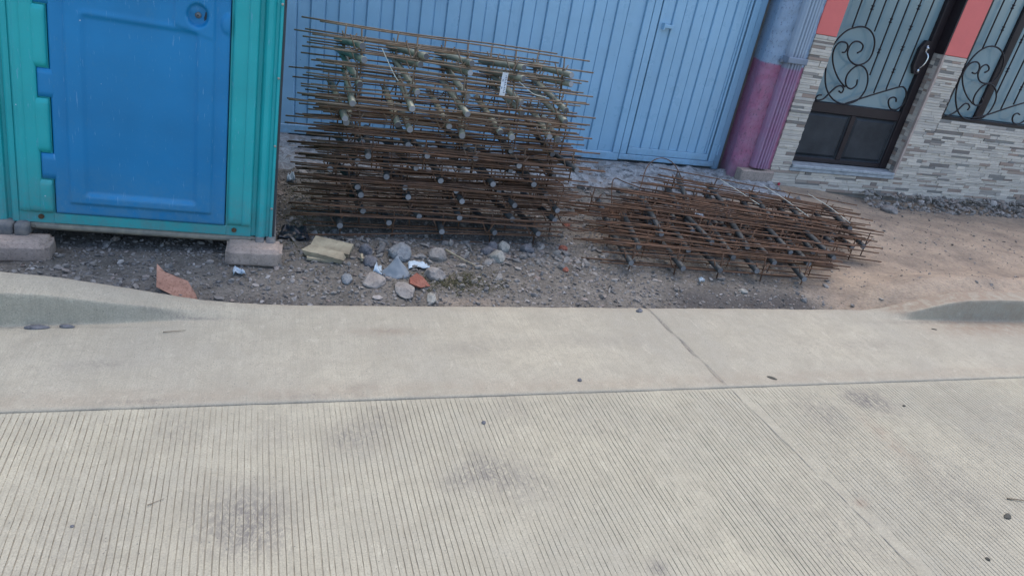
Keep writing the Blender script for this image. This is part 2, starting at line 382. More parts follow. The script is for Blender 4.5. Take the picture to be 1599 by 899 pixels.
# saw-cut transverse joint with dirty filler, broken where slurry covered it
M_JOINT = simple('dirty_joint_filler', '7d7a73', .95, obj=False)
def joint_piece(b, y0, y1, wd=.0045, z=.0016, skew=jx):
    n = 14; vs_ = []
    for i in range(n+1):
        y = y0+(y1-y0)*i/n; x = skew(y)+.0015*math.sin(y*31)+rnd.uniform(-.0006, .0006); ww = wd*rnd.uniform(.6, 1.1)*min(1, .3+3*min(i, n-i)/n)
        vs_ += [(x-ww/2, y, z), (x+ww/2, y, z)]
    b.add(vs_, [(2*i, 2*i+1, 2*i+3, 2*i+2) for i in range(n)])
jb = MB()
for a, c in ((2.02, 2.105), (1.55, 2.00), (1.40, 1.53), (1.28, 1.385), (1.10, 1.27), (.3, 1.08)): joint_piece(jb, a, c, .0032)
for a, c in ((2.118, 2.33), (2.335, 2.56), (2.562, 2.825)): joint_piece(jb, a, c, .0042, .0042)
tag(jb.build('road_joint', M_JOINT, fix=False), kind='structure')
gap = MB(); gap.box(-60, 60, JY-.05, JY+.06, -.06, -.012); tag(gap.build('joint_filler', simple('dark_joint_base', '45423e', .95)), kind='structure')  # dark base seen through the gap between road and apron

# ------------------------------------------------------------------ apron with the kerbs that drop to a driveway
def kerb(x):
    l = np.interp(x, [-60, -1.05, -.85, -.64, -.46, -.31, -.15, .0, .12], [.142, .142, .122, .085, .050, .022, .008, .002, 0])
    r_ = np.interp(x, [3.2, 3.32, 3.45, 3.62, 3.80, 3.95, 4.2, 60], [0, .003, .018, .060, .105, .128, .138, .142])
    return l+r_
ax = np.concatenate([[-60, -8], np.arange(-3, 7, .018), [9, 60]])
ay = np.concatenate([np.linspace(JY+.004, 2.58, 26), np.linspace(2.60, 2.76, 54), np.linspace(2.77, 2.838, 14)])
X, Y = np.meshgrid(ax, ay, indexing='ij')
K = kerb(X+.02*vnoise(X, Y, 3, 9))
yb = np.where(X < 1.5, np.interp(X, [-1, -.65, -.24, 0], [2.645, 2.668, 2.712, 2.73]), np.interp(X, [3.3, 3.5, 4.4], [2.73, 2.712, 2.690]))
soft = np.clip((.045-K)/.045, 0, 1)
t = np.clip((Y-(yb-.002-.02*soft))/(.020+.07*soft), 0, 1); t = t*(1-soft)+t*t*(3-2*t)*soft
Z = K*t
Z -= np.where((Y > 2.825) & (np.abs(X) < 50), .003+(Y-2.825)*.4, 0)*1.0
Z += .003*vnoise(X, Y, 7, 10)+.0012*vnoise(X, Y, 40, 11)
Z -= .008*sstep(np.abs(X-jx(Y)+.0), .007, .002)
Y2 = Y+np.where(Y < JY+.02, .004*vnoise(X, Y*0, 14, 22), 0)+np.where(Y > 2.8, .010*vnoise(X, Y*0, 2.5, 3)+.006*vnoise(X, Y*0, 16, 4), 0)
S = sum(a*np.exp(-((X-bx)/rx)**2-((Y-by)/ry)**2) for bx, by, rx, ry, a in
        [(-.34, 2.702, .18, .009, 1.0), (-.85, 2.638, .3, .006, .9), (3.9, 2.68, .5, .02, 1.2), (.45, 2.60, .12, .03, .6), (-.6, 2.38, .12, .03, .6), (.75, 2.45, .2, .05, .35), (-.45, 2.15, .14, .02, .8), (.1, 2.145, .2, .015, .7), (.3, 2.20, .12, .04, .4), (2.9, 2.45, .4, .06, .4), (1.2, 2.5, .5, .05, .3)])
S = S+1.2*sstep(np.abs(X-jx(Y)), .010, .003)*np.where(Y > 2.33, 1, .2)
SO = .9*np.exp(-((Y-2.62)/.10)**2)*sstep(X, 3.3, 4.0)+1.3*sstep(Y, 2.70, 2.77)*sstep(X, 3.35, 3.6)*(1-.6*sstep(X, 3.9, 4.5))+.5*np.exp(-((X-.45)/.14)**2-((Y-2.60)/.03)**2)+.5*sstep(Y, 2.76, 2.84)*.6+.3*np.exp(-((Y-2.17)/.05)**2)
# back edge goes down as a side
V = np.stack([X, Y2, Z], -1); lastrow = V[:, -1:].copy(); lastrow[..., 1] += .006; lastrow[..., 2] = -.14; firstrow = V[:, :1].copy(); firstrow[..., 2] = -.05
V = np.concatenate([firstrow, V, lastrow], 1); pad = lambda A: np.concatenate([A[:, :1], A, A[:, -1:]], 1)
tag(np_mesh('kerb_apron', V.reshape(-1, 3), grid_faces(len(ax), V.shape[1]), M_APRON, {'stain': pad(np.clip(S, 0, 1.4)), 'soil': pad(np.clip(SO, 0, 1))}, smooth=True), kind='structure')

# ------------------------------------------------------------------ dirt
def dirt_z(x, y):
    x = np.asarray(x, float); y = np.asarray(y, float)
    z = -.035-.02*np.exp(-((y-2.84)/.12)**2)*(1-sstep(x, 3.2, 3.6))
    z = z+((.027+kerb(x))+.030*sstep(y, 2.85, 2.98))*sstep(x, 3.25, 3.6)*np.exp(-(np.maximum(y-2.95, 0)/.28)**2)
    z = z-.075*sstep(y, 4.2, 5.1)*sstep(x, 4.6, 5.6)
    z = z+(kerb(x)*.35)*(x < 1)*np.exp(-((y-2.84)/.15)**2)
    rid = .045*np.exp(-((y-(4.55-.62*(x-4.3)))/.22)**2)*sstep(x, 3.6, 4.3)
    z = z+rid+(.022*vnoise(x, y, 1.7, 31)+.016*vnoise(x, y, 7, 32)+.009*vnoise(x, y, 26, 33))*(.2+.8*sstep(y, 2.84, 2.96))
    return z
dx = np.concatenate([[-60, -12], np.arange(-4, 9, .03), [14, 60]]); dy = np.concatenate([np.arange(2.836, 5.75, .024), [7, 10]])
X, Y = np.meshgrid(dx, dy, indexing='ij'); Z = dirt_z(X, Y)
brown = np.clip(sstep(X, 2.6, 4.0)*.95*(1-.55*sstep(Y, 4.0, 4.9)*sstep(X, 4.6, 5.4))+.3*np.exp(-((X-2.2)/.5)**2-((Y-3.9)/.35)**2)+.35*np.exp(-((X-.9)/.3)**2-((Y-2.95)/.05)**2)+.2, 0, 1)
dark_patch = np.clip(.9*sstep(X, 2.0, 2.2)*(1-sstep(X, 2.98, 3.1))*np.exp(-((Y-2.98)/.17)**2)+.8*np.exp(-((X+.1)/.3)**2-((Y-2.9)/.06)**2), 0, 1)  # darker patches before the low heap and near the kerb edge
tag(np_mesh('dirt_verge', np.stack([X, Y, Z], -1).reshape(-1, 3), grid_faces(len(dx), len(dy)), M_DIRT, {'brown': brown, 'dark_patch': dark_patch}, smooth=True), kind='structure')

# gravel: thousands of irregular little stones
ico_v, ico_f = [], []
bm = bmesh.new(); bmesh.ops.create_icosphere(bm, subdivisions=1, radius=1); ico_v = np.array([v.co[:] for v in bm.verts]); ico_f = np.array([[v.index for v in f.verts] for f in bm.faces]); bm.free()
def pebbles(name, n, xr, yr, smin, smax, seed, zf, dens=None, shade=(0, 1), lift=.25):
    r = np.random.RandomState(seed); xs, ys_ = r.uniform(*xr, n*4), r.uniform(*yr, n*4)
    if dens is not None:
        keep = r.rand(n*4) < np.array([dens(a, b_) for a, b_ in zip(xs, ys_)]); xs, ys_ = xs[keep], ys_[keep]
    xs, ys_ = xs[:n], ys_[:n]; n = len(xs); k = len(ico_v)
    s_ = smin*(smax/smin)**(r.rand(n)**2.2); z = zf(xs, ys_)
    A = r.randn(n, 3, 3)*.22; A[:, 0, 0] += 1; A[:, 1, 1] += r.uniform(.6, 1.1, n); A[:, 2, 2] += r.uniform(.45, .8, n)
    a = r.uniform(0, 6.28, n); Rz = np.zeros((n, 3, 3)); Rz[:, 0, 0] = np.cos(a); Rz[:, 0, 1] = -np.sin(a); Rz[:, 1, 0] = np.sin(a); Rz[:, 1, 1] = np.cos(a); Rz[:, 2, 2] = 1
    v = ico_v[None]*(1+r.uniform(-.22, .22, (n, k, 1))); v = np.einsum('nij,nkj->nki', Rz@A, v)*s_[:, None, None]
    v += np.stack([xs, ys_, z+s_*lift], -1)[:, None]
    F = (ico_f[None]+(np.arange(n)*k)[:, None, None]).reshape(-1, 3)
    return tag(np_mesh(name, v.reshape(-1, 3), F, M_GRAVEL, {'shade': np.repeat(r.uniform(*shade, n), k)}), kind='stuff')
def zf_dirt(x, y): return dirt_z(x, y)
dn_ = lambda x, y: (.9 if x < 2.2 else (.55 if x < 3.2 else .07))*(1 if y < 4.2 else .8)
gr = pebbles('gravel', 30000, (-1.5, 6.6), (2.87, 5.15), .0022, .0115, 5, zf_dirt, dn_)
tag(gr, 'loose grey gravel scattered over the dirt verge', 'gravel')
gr = pebbles('coarse_gravel', 1100, (-1.2, 3.4), (2.9, 4.5), .010, .024, 6, zf_dirt, lambda x, y: 1 if x < 2 else .35)
tag(gr, 'coarser pebbles lying in the grey gravel by the kerb', 'gravel')
gr = pebbles('stack_foot_rubble', 210, (.25, 1.75), (3.12, 3.66), .012, .034, 18, zf_dirt, lambda x, y: .25+.75*float(y > 3.4), (.25, .95), .1)
tag(gr, 'dusty broken stones strewn along the foot of the tall stack', 'rubble')
gr = pebbles('wall_foot_rubble', 900, (5.35, 8.6), (4.98, 5.24), .008, .035, 8, lambda x, y: dirt_z(x, y)+.10*sstep(y, 4.98, 5.26)*.8, None, (.45, 1))
tag(gr, 'broken mortar crumbs along the foot of the tiled wall', 'rubble')
# rough concrete footing in front of the gate
fx = np.arange(-3.0, 4.42, .022); fy = np.arange(4.62, 5.64, .022); X, Y = np.meshgrid(fx, fy, indexing='ij')
e = 4.80+.22*vnoise(X, Y*0, 2.3, 40)+.10*vnoise(X, Y*0, 9, 41)
Z = dirt_z(X, Y)-.03+(.030+.045*(Y-4.8)/.7)*sstep(Y, e-.04, e+.05)+sstep(Y, e, e+.05)*(.055*vnoise(X, Y, 5, 42)+.045*vnoise(X, Y, 17, 43)+.02*vnoise(X, Y, 50, 44))+.012
Z = np.minimum(Z, np.where(Y > 5.42, -.012, 9))
Z -= .08*sstep(X, 4.28, 4.40)
tag(np_mesh('rough_footing', np.stack([X, Y, Z], -1).reshape(-1, 3), grid_faces(len(fx), len(fy)), M_RUBBLE, smooth=True), kind='structure')
gr = pebbles('footing_rubble', 1000, (-.2, 4.3), (4.66, 5.42), .008, .042, 9, lambda x, y: dirt_z(x, y)+.02*sstep(y, 4.8, 5.4), None, (.3, 1))
tag(gr, 'pale broken stones over the rough footing below the gate', 'rubble')

# ------------------------------------------------------------------ gate
GY = 5.53
gate = tag(empty('garage_gate', (1.2, GY, 0)), 'wide sky blue ribbed sheet metal gate with a wicket door', 'gate')
def G_(mb, name, mats, parent=gate, smooth=False):
    o = mb.build(name, mats, parent, smooth)
    if parent is gate: o.location = (-1.2, -GY, 0)
    return o
def ribbed(mb, x0, x1, z0, z1, y, per=.197, phase=0, amp=.014, fl=.009):
    pr = [(x0, y)]; x = x0+phase; h = per/2
    while x+h+.02 < x1:
        pr += [(x, y), (x+.002, y+.008), (x+.007, y+.008), (x+.012, y-amp), (x+h, y-amp), (x+h+.009, y+.007), (x+h+.013, y+.007), (x+h+.016, y)]; x += per
    pr.append((x1, y)); mb.sweep(pr, z0, z1, 1)
b = MB(); ribbed(b, -3.0, 2.80, .07, 2.9, GY, phase=.03); G_(b, 'ribbed_sheet', M_GATE)
b = MB(); b.box(-3.0, 2.865, GY-.022, GY+.02, 0, .069, c=.003); G_(b, 'bottom_rail', M_GATE)
b = MB(); b.box(2.802, 2.865, GY-.024, GY+.02, .071, 2.9, c=.003); G_(b, 'stile', M_GATE)
# wicket door
wk = MB(); wk.box(2.872, 3.858, GY-.020, GY+.02, .012, .060, c=.003); wk.box(2.872, 2.935, GY-.020, GY+.02, .062, 2.1, c=.003); wk.box(3.800, 3.858, GY-.020, GY+.02, .062, 2.1, c=.003)
wd = G_(wk, 'wicket_door', M_GATE)
b = MB(); b.box(2.95, 3.785, GY-.012, GY+.01, .064, .125, c=.003); b.box(2.95, 2.99, GY-.0122, GY+.01, .127, 2.1, c=.003); b.box(3.765, 3.785, GY-.0122, GY+.01, .127, 2.1, c=.003)
b.build('wicket_frame', M_GATE, wd)
b = MB(); ribbed(b, 2.992, 3.763, .127, 2.1, GY+.004, per=.190, phase=.072, amp=.013); b.build('ribbed_sheet', M_GATE, wd)
b = MB(); b.box(2.99, 3.075, GY-.050, GY-.014, 1.155, 1.182, c=.003); b.box(2.985, 2.995, GY-.055, GY-.012, 1.14, 1.19); b.build('latch', M_GATE, wd)
b = MB(); b.tube([(3.868, GY-.022, .13), (3.868, GY-.022, .215)], .011, 8); b.build('hinge', M_GATE, wd)
b = MB(); b.box(2.872, 3.858, GY-.018, GY+.02, 2.104, 2.9, c=.003); G_(b, 'transom_sheet', M_GATE)
b = MB(); b.box(3.864, 3.925, GY-.010, GY+.03, -.01, 2.9, c=.003); G_(b, 'frame_post', M_GATE)
b = MB(); b.box(-3.0, 4.4, GY+.04, GY+.25, -.15, 3.0); tag(b.build('garage_wall', M_PLASTER), 'plain grey wall carrying the blue gate', 'wall')
b = MB(); b.box(-3.4, 4.30, GY-.10, GY+.27, 3.0, 3.35, c=.02); tag(b.build('gate_lintel', M_PILLAR), 'blue rough plaster beam above the garage gate', 'beam')

# ------------------------------------------------------------------ pillar
def pdisp(q):
    nn = noise.noise(Vector((q.x*26, q.y*26, q.z*15)))+.5*noise.noise(Vector((q.x*70, q.y*70, q.z*50)))
    return Vector((q.x-.004*nn, q.y-.008*nn, q.z))
pr = [(3.935+.02*math.sin(1), GY+.04)]
pr = [(3.985, GY+.06), (3.975, GY-.01), (3.955, GY-.06), (3.935, GY-.11), (3.915, GY-.16)]
for k in range(8):
    an = math.pi+k/7*math.pi/2; pr.append((3.90+.07+.07*math.cos(an)*1.0, 5.335+.07*math.sin(an)))
pr += [(4.0+i*.02, 5.2635) for i in range(16)]
pr2 = [pr[0]]
for a, c in zip(pr, pr[1:]):
    n = max(1, int(math.dist(a, c)/.016))
    pr2 += [(a[0]+(c[0]-a[0])*(i+1)/n, a[1]+(c[1]-a[1])*(i+1)/n) for i in range(n)]
b = MB(); b.sweep(pr2, -.10, 3.0, 190, disp=pdisp); 
tag(b.build('plaster_pillar', M_PILLAR, smooth=True), 'rough rounded pillar painted pink below and blue above, beside the gate', 'pillar')
# fluted trim
pp_ = tag(empty('fluted_downpipe', (4.15, 5.22, .125)), 'fluted vertical channel, pink at the bottom and grey blue above, on the pillar edge', 'downpipe')
pr = [(4.062, 5.262), (4.066, 5.225)]
for k in range(5):
    x = 4.082+k*.030; pr += [(x, 5.200-.012*math.sin(math.pi*(k+.3)/5)), (x+.011, 5.196-.012*math.sin(math.pi*(k+.5)/5)), (x+.016, 5.212-.012*math.sin(math.pi*(k+.5)/5)), (x+.024, 5.212-.012*math.sin(math.pi*(k+.7)/5))]
pr += [(4.236, 5.228), (4.240, 5.262)]
def pl(q): return q
b = MB(); b.sweep(pr, .125, 3.0, 12); o = b.build('channel', M_PIPE, pp_); o.location = (-4.15, -5.22, -.125)
b = MB(); b.box(4.045, 4.246, 5.172, 5.262, 1.055, 1.105, c=.006); b.box(4.02, 4.045, 5.235, 5.262, 1.05, 1.075)
o = b.build('bracket', simple('grey_bracket', '7d8794', .5), pp_); o.location = (-4.15, -5.22, -.125)
b = MB()
b.box(3.945, 4.300, 5.175, 5.262, -.075, .105, c=.008)
tag(b.build('concrete_block', M_BRICK), 'beige block set under the foot of the fluted channel', 'block')

# ------------------------------------------------------------------ house
house = tag(empty('house', (6, 5.26, -.06)), 'coral house front clad below with ledger stone tiles, with barred door and window', 'house')
HOFF = (-6, -5.26, .06)
def Hs(mb, name, mats, smooth=False, fix=True):
    o = mb.build(name, mats, house, smooth, fix); o.location = HOFF; return o
DX0, DX1, WX0, WZ0, CZ = 4.515, 5.74, 6.035, .745, 1.31
b = MB()
for x0, x1, z0, z1 in ((4.292, DX0, -.13, CZ), (DX0, DX1, -.13, .148), (DX1+.016, WX0, -.13, CZ), (WX0, 8.0, -.13, WZ0), (8.0, 10.5, -.13, CZ)):
    b.box(x0, x1, 5.272, 5.50, z0+.004 if z0 > 0 else z0, z1)
b.box(DX0-.02, DX1+.02, 5.50, 5.56, -.12, 2.3)
Hs(b, 'wall_base', M_PLASTER)
b = MB()
b.box(4.292, DX0, 5.256, 5.50, CZ+.001, 2.3, c=.004); b.box(DX1+.016, WX0, 5.256, 5.50, CZ+.001, 2.3, c=.004); b.box(8.002, 10.5, 5.256, 5.50, CZ+.001, 2.3, c=.004)
b.box(4.292, 10.5, 5.256, 5.50, 2.301, 3.3); Hs(b, 'upper_wall', M_CORAL)
# ledger stone strips: unit pieces share meshes
def strip_mesh(k, w_, h_, sh):
    b = MB(); c = .0022; b.box(0, w_, 0, .03, 0, h_, a=sh, c=c); me = b.mesh('stone_strip', M_STRIP)
    bm = bmesh.new(); bm.from_mesh(me); bmesh.ops.recalc_face_normals(bm, faces=bm.faces); bm.to_mesh(me); bm.free(); return me
rs2 = random.Random(11)
def shade_pick():
    r = rs2.random()
    return rs2.uniform(0.01, .62) if r < .72 else (rs2.uniform(.63, .78) if r < .82 else (rs2.uniform(.78, .9) if r < .90 else rs2.uniform(.9, 1)))
strips = []     # (x, z, w, h, y, shade)
def clad(x0, x1, z0, z1):
    z = z0
    while z < z1-.006:
        h = rs2.choice([.017, .021, .026, .026, .033]); h = min(h, z1-z)
        if z1-z-h < .01: h = z1-z
        x = x0; 
        while x < x1-.004:
            w_ = rs2.choice([.07, .11, .14, .18, .22, .28])*rs2.uniform(.85, 1.15)
            if x1-x-w_ < .04: w_ = x1-x
            strips.append((x, z, w_-.0016, h-.0014, 5.246+rs2.uniform(0, .010), shade_pick())); x += w_
        z += h
clad(4.296, DX0-.002, .148, CZ-.002); clad(4.302, 8.0, -.062, .146); clad(DX1+.020, WX0-.002, .148, CZ-.002); clad(WX0-.002, 8.0, .148, WZ0-.006)
P_ = np.array([(x, z) for x, z, *_ in strips])
def px_size(s):
    x, z, w_, h_, y, sh = s; v = Vector((x+w_/2, y, z-CAM_H)); dp = v.dot(fw)
    u = v.dot(r2)/dp*fpx; q = v.dot(d2)/dp*fpx
    if abs(u) > 800 or abs(q) > 450: return 0
    return w_/dp
order = sorted(range(len(strips)), key=lambda i: -px_size(strips[i])); first = set(order[:300])
var = {}
rest = MB()
for i, (x, z, w_, h_, y, sh) in enumerate(strips):
    if i in first:
        key = (round(w_/.02), round(h_, 3), int(sh*12))
        if key not in var: var[key] = strip_mesh(0, 1, 1, max(.01, sh)) if False else strip_mesh(0, key[0]*.02, h_, max(.01, sh))
        o = link('stone_strip', var[key], house); o.location = (x+HOFF[0], y+HOFF[1], z+HOFF[2]); o.scale = (w_/(key[0]*.02), 1, 1)
    else: rest.box(x, x+w_, y, 5.274, z, z+h_, a=max(.01, sh), c=.002)
tag(Hs(rest, 'stone_strip_cladding', M_STRIP), kind='stuff')
# tiled right reveal of the door with its corner trim
z = .15
while z < CZ-.01:
    h = rs2.choice([.022, .03, .036, .045]); h = min(h, CZ-z)
    b = MB(); b.box(DX1+.002+rs2.uniform(0, .004), DX1+.020, 5.268, 5.322-.0015, z, z+h-.0018, a=max(.01, shade_pick())); b.box(DX1+.002+rs2.uniform(0, .004), DX1+.020, 5.322, 5.372, z, z+h-.0018, a=rs2.choice([.2, .45, .75, .85, .95, .7]))
    Hs(b, 'reveal_tile', M_STRIP); z += h
b = MB(); b.box(DX1-.004, DX1+.019, 5.240, 5.266, .15, CZ, a=.5); b.a = [.83]*len(b.a); Hs(b, 'corner_trim', simple('pinkish_corner_trim', 'b5a398', .7))
b = MB(); b.box(DX1+.0005, DX1+.016, 5.258, 5.372, CZ+.002, 2.3); Hs(b, 'reveal_panel', M_BROWN)
b = MB(); b.box(DX0-.0, DX1, 5.228, 5.366, .150, .180, c=.005); Hs(b, 'threshold', M_SILL)
b = MB(); b.box(DX0-.015, DX1+.012, 5.235, 5.245, .118, .148, c=.003); Hs(b, 'threshold_edge', M_SILL)
b = MB(); b.tube([(4.445, 5.248, -.02), (4.445, 5.2435, -.02)], .014, 10); Hs(b, 'paint_spot', M_PAINTR)
# door
DY = 5.372
door = MB()
door.box(DX0+.002, DX0+.062, DY-.01, DY+.05, .184, 2.28, c=.004); door.box(5.655, DX1-.002, DY-.012, DY+.05, .184, 2.28, c=.004)
door.box(DX0+.064, 5.653, DY-.006, DY+.04, .184, .225, c=.004); door.box(DX0+.064, 5.653, DY-.006, DY+.04, .655, .745, c=.004); door.box(5.095, 5.150, DY-.006, DY+.04, .227, .653, c=.004)
door.box(DX0+.064, 5.653, DY-.006, DY+.04, 2.2, 2.28, c=.004)
dr = Hs(door, 'door', M_BROWN)
def panel(x0, x1, z0, z1):
    b = MB(); i = .035
    V_ = [(x0, DY+.004, z0), (x1, DY+.004, z0), (x1, DY+.004, z1), (x0, DY+.004, z1), (x0+.012, DY+.020, z0+.012), (x1-.012, DY+.020, z0+.012), (x1-.012, DY+.020, z1-.012), (x0+.012, DY+.020, z1-.012),
          (x0+i, DY+.004, z0+i), (x1-i, DY+.004, z0+i), (x1-i, DY+.004, z1-i), (x0+i, DY+.004, z1-i)]
    b.add(V_, [(0, 1, 5, 4), (1, 2, 6, 5), (2, 3, 7, 6), (3, 0, 4, 7), (4, 5, 9, 8), (5, 6, 10, 9), (6, 7, 11, 10), (7, 4, 8, 11), (8, 9, 10, 11)])
    b.build('door_panel', M_PANELD, dr)
panel(DX0+.064, 5.093, .227, .653); panel(5.152, 5.653, .227, .653)
b = MB(); b.box(DX0+.064, 5.653, DY+.030, DY+.038, .747, 2.198); b.build('glass', M_GLASS, dr)
def crv(pts, n=4):
    """Catmull-Rom"""
    P = [Vector(p) for p in pts]; P = [P[0]*2-P[1]]+P+[P[-1]*2-P[-2]]; out = []
    for i in range(1, len(P)-2):
        for k in range(n):
            t = k/n; out.append(.5*((2*P[i])+(P[i+1]-P[i-1])*t+(2*P[i-1]-5*P[i]+4*P[i+1]-P[i+2])*t*t+(3*P[i]-P[i-1]-3*P[i+1]+P[i+2])*t**3))
    return out+[P[-2]]
DA = [(4.867,1.204),(4.903,1.231),(4.9,1.273),(4.848,1.298),(4.791,1.291),(4.76,1.248),(4.766,1.188),(4.821,1.134),(4.903,1.106),(4.975,1.123),(5.022,1.167),(5.032,1.246),(5.004,1.329),(4.944,1.389),(4.861,1.421),(4.775,1.415),(4.675,1.372),(4.611,1.297),(4.58,1.209),(4.582,1.098),(4.614,.98),(4.671,.879),(4.764,.799),(4.874,.759),(4.966,.761),(5.062,.802),(5.106,.88),(5.105,.962),(5.069,1.039),(5.016,1.087),(4.949,1.106),(4.892,1.081),(4.852,1.024),(4.852,.962),(4.889,.912),(4.947,.896),(4.988,.932),(4.978,.984)]
DB = [(4.706,1.19),(4.735,1.198),(4.745,1.237),(4.718,1.271),(4.655,1.274),(4.617,1.239),(4.611,1.178),(4.641,1.105),(4.705,1.025),(4.787,.955),(4.874,.905)]
DC = [(4.60,.752),(4.68,.775),(4.726,.831),(4.777,.894),(4.826,.91),(4.865,.886),(4.858,.851),(4.821,.863)]
DD = [(4.651,.809),(4.616,.802),(4.60,.775),(4.625,.752)]
DT = [(4.943,.759),(5.118,.832),(5.296,.902),(5.476,.968),(5.535,.972),(5.580,.940),(5.607,.886),(5.607,.82),(5.561,.768),(5.489,.764),(5.439,.803),(5.421,.848),(5.457,.871),(5.497,.865),(5.513,.835)]
WA = [(6.324,1.215),(6.359,1.241),(6.337,1.275),(6.291,1.284),(6.251,1.25),(6.256,1.185),(6.315,1.133),(6.405,1.121),(6.478,1.151),(6.511,1.229),(6.496,1.329),(6.433,1.408),(6.337,1.447),(6.238,1.444),(6.149,1.395),(6.088,1.303),(6.062,1.184),(6.064,1.076),(6.106,.962),(6.194,.851),(6.3,.785),(6.404,.768),(6.536,.79),(6.609,.868),(6.618,.985),(6.558,1.077),(6.467,1.12),(6.385,1.104),(6.338,1.031),(6.338,.956),(6.38,.915),(6.441,.918),(6.46,.953),(6.428,.988)]
WB = [(6.173,1.198),(6.217,1.193),(6.24,1.22),(6.225,1.269),(6.172,1.296),(6.105,1.276),(6.074,1.222),(6.078,1.151),(6.15,1.056),(6.249,.977),(6.356,.92)]
WC = [(6.09,.775),(6.131,.79),(6.197,.838),(6.25,.909),(6.298,.914),(6.332,.887),(6.324,.856)]
def scroll(pts, Y_, parent, r=.0078, loc=None):
    b = MB(); b.tube([(p[0], Y_, p[1]) for p in crv([(a, c, 0) for a, c in pts])], r, 6); o = b.build('scroll', M_IRON, parent, smooth=True); return o
def collar(b, x, z, Y_):
    for dz in (-.014, .014): b.tube([(x, Y_, z+dz-.006), (x, Y_, z+dz), (x, Y_, z+dz+.006)], [.010, .016, .010], 8)
    b.tube([(x, Y_, z-.008), (x, Y_, z+.008)], .0085, 8)
GYD = 5.345
for pts in (DA, DB, DC, DD, DT): scroll(pts, GYD, dr)
for x, z0, cs in ((4.717, 1.403, ()), (4.851, 1.425, (1.585, 1.85)), (4.967, 1.400, ()), (5.097, 1.035, (1.249, 1.51, 1.77)), (5.218, .885, ()), (5.342, .930, (1.103, 1.302, 1.48, 1.654, 1.83)), (5.478, .975, ())):
    b = MB(); b.tube([(x, GYD+.001, z0), (x, GYD+.001, 2.21)], .0075, 6)
    for c in cs: collar(b, x, c, GYD+.001)
    b.build('grille_bar', M_IRON, dr)
b = MB(); b.add([(5.56, DY-.014, 1.17), (5.60, DY-.014, 1.10), (5.67, DY-.014, 1.10), (5.67, DY-.014, 1.40), (5.60, DY-.014, 1.40), (5.56, DY-.014, 1.33), (5.56, DY+.02, 1.17), (5.60, DY+.02, 1.10), (5.67, DY+.02, 1.10), (5.67, DY+.02, 1.40), (5.60, DY+.02, 1.40), (5.56, DY+.02, 1.33)],
                [(5, 4, 3, 2, 1, 0)]+[(i, (i+1) % 6, (i+1) % 6+6, i+6) for i in range(6)]); b.build('lock_plate', M_BROWN, dr)
b = MB()
b.tube([(5.625, DY-.022, 1.345), (5.625, DY-.030, 1.33)], .016, 10); b.tube([(5.625, DY-.018, 1.36), (5.625, DY-.020, 1.30)], .012, 8); b.tube([(5.625, DY-.018, 1.15), (5.625, DY-.022, 1.12)], .013, 8)
b.tube(crv([(5.625, DY-.02, 1.30), (5.632, DY-.05, 1.285), (5.638, DY-.06, 1.25), (5.630, DY-.055, 1.20), (5.620, DY-.035, 1.165), (5.622, DY-.02, 1.15)]), .0075, 8)
b.build('handle', simple('polished_silver', 'c9cdd0', .22, .9, var=.05), dr, smooth=True)
# window
WY = 5.285
b = MB(); b.box(WX0+.002, WX0+.032, WY-.02, WY+.03, WZ0, 2.298, c=.004); b.box(WX0+.034, 7.998, WY-.02, WY+.03, WZ0, WZ0+.032, c=.004); b.box(7.966, 7.998, WY-.02, WY+.03, WZ0+.034, 2.298, c=.004)
wn = Hs(b, 'window', M_IRON)
for x0, x1 in ((WX0+.034, 6.52), (6.62, 7.964)):
    b = MB(); b.box(x0, x1, WY+.055, WY+.062, WZ0+.034, 2.298); b.build('pane', M_GLASS, wn)
b = MB(); b.box(6.522, 6.618, WY+.030, WY+.07, WZ0+.034, 2.298, c=.006); b.build('meeting_stile', M_BROWN, wn)
b = MB(); b.box(WX0+.01, 7.99, WY+.075, WY+.10, WZ0, 2.299); b.build('backing', M_BROWN, wn)
GW = 5.262
WT = [(6.42,.785),(6.577,.819+.01),(6.78,.912),(6.999,.995),(7.05,.995),(7.10,.96),(7.125,.90),(7.12,.83),(7.06,.79),(6.99,.795),(6.95,.83),(6.945,.87),(6.98,.89),(7.02,.88)]
for pts in (WA, WB, WC, WT): scroll(pts, GW, wn)
for x, z0, cs in ((6.170, 1.418, ()), (6.305, 1.455, (1.611, 1.801)), (6.46, 1.39, ()), (6.593, 1.045, (1.268, 1.535, 1.80)), (6.74, .905, ()), (6.873, .965, (1.125, 1.33, 1.53, 1.74)), (7.02, 1.0, ()), (7.3, WZ0+.03, (1.2, 1.6)), (7.45, WZ0+.03, ()), (7.6, WZ0+.03, (1.1, 1.5)), (7.75, WZ0+.03, ())):
    b = MB(); b.tube([(x, GW+.001, z0), (x, GW+.001, 2.28)], .0076, 6)
    for c in cs: collar(b, x, c, GW+.001)
    b.build('grille_bar', M_IRON, wn)
b = MB(); b.box(4.292, 10.5, 5.502, 9.5, -.12, 3.28); Hs(b, 'rear_wall', M_PLASTER)

# ------------------------------------------------------------------ portable toilet
T = tag(empty('portable_toilet', (-1.20, 3.40, .105), (0, R(2.1), 0)), 'portable toilet cabin with teal body and scuffed blue door, standing on bricks', 'portable toilet')
TW = 1.172
def shear(v): return (v[0]+.042*v[2]*(1-v[0]/TW), v[1], v[2])
def Tb(mb, name, mats, parent=T, smooth=False):
    mb.v = [shear(v) for v in mb.v]; return mb.build(name, mats, parent, smooth)
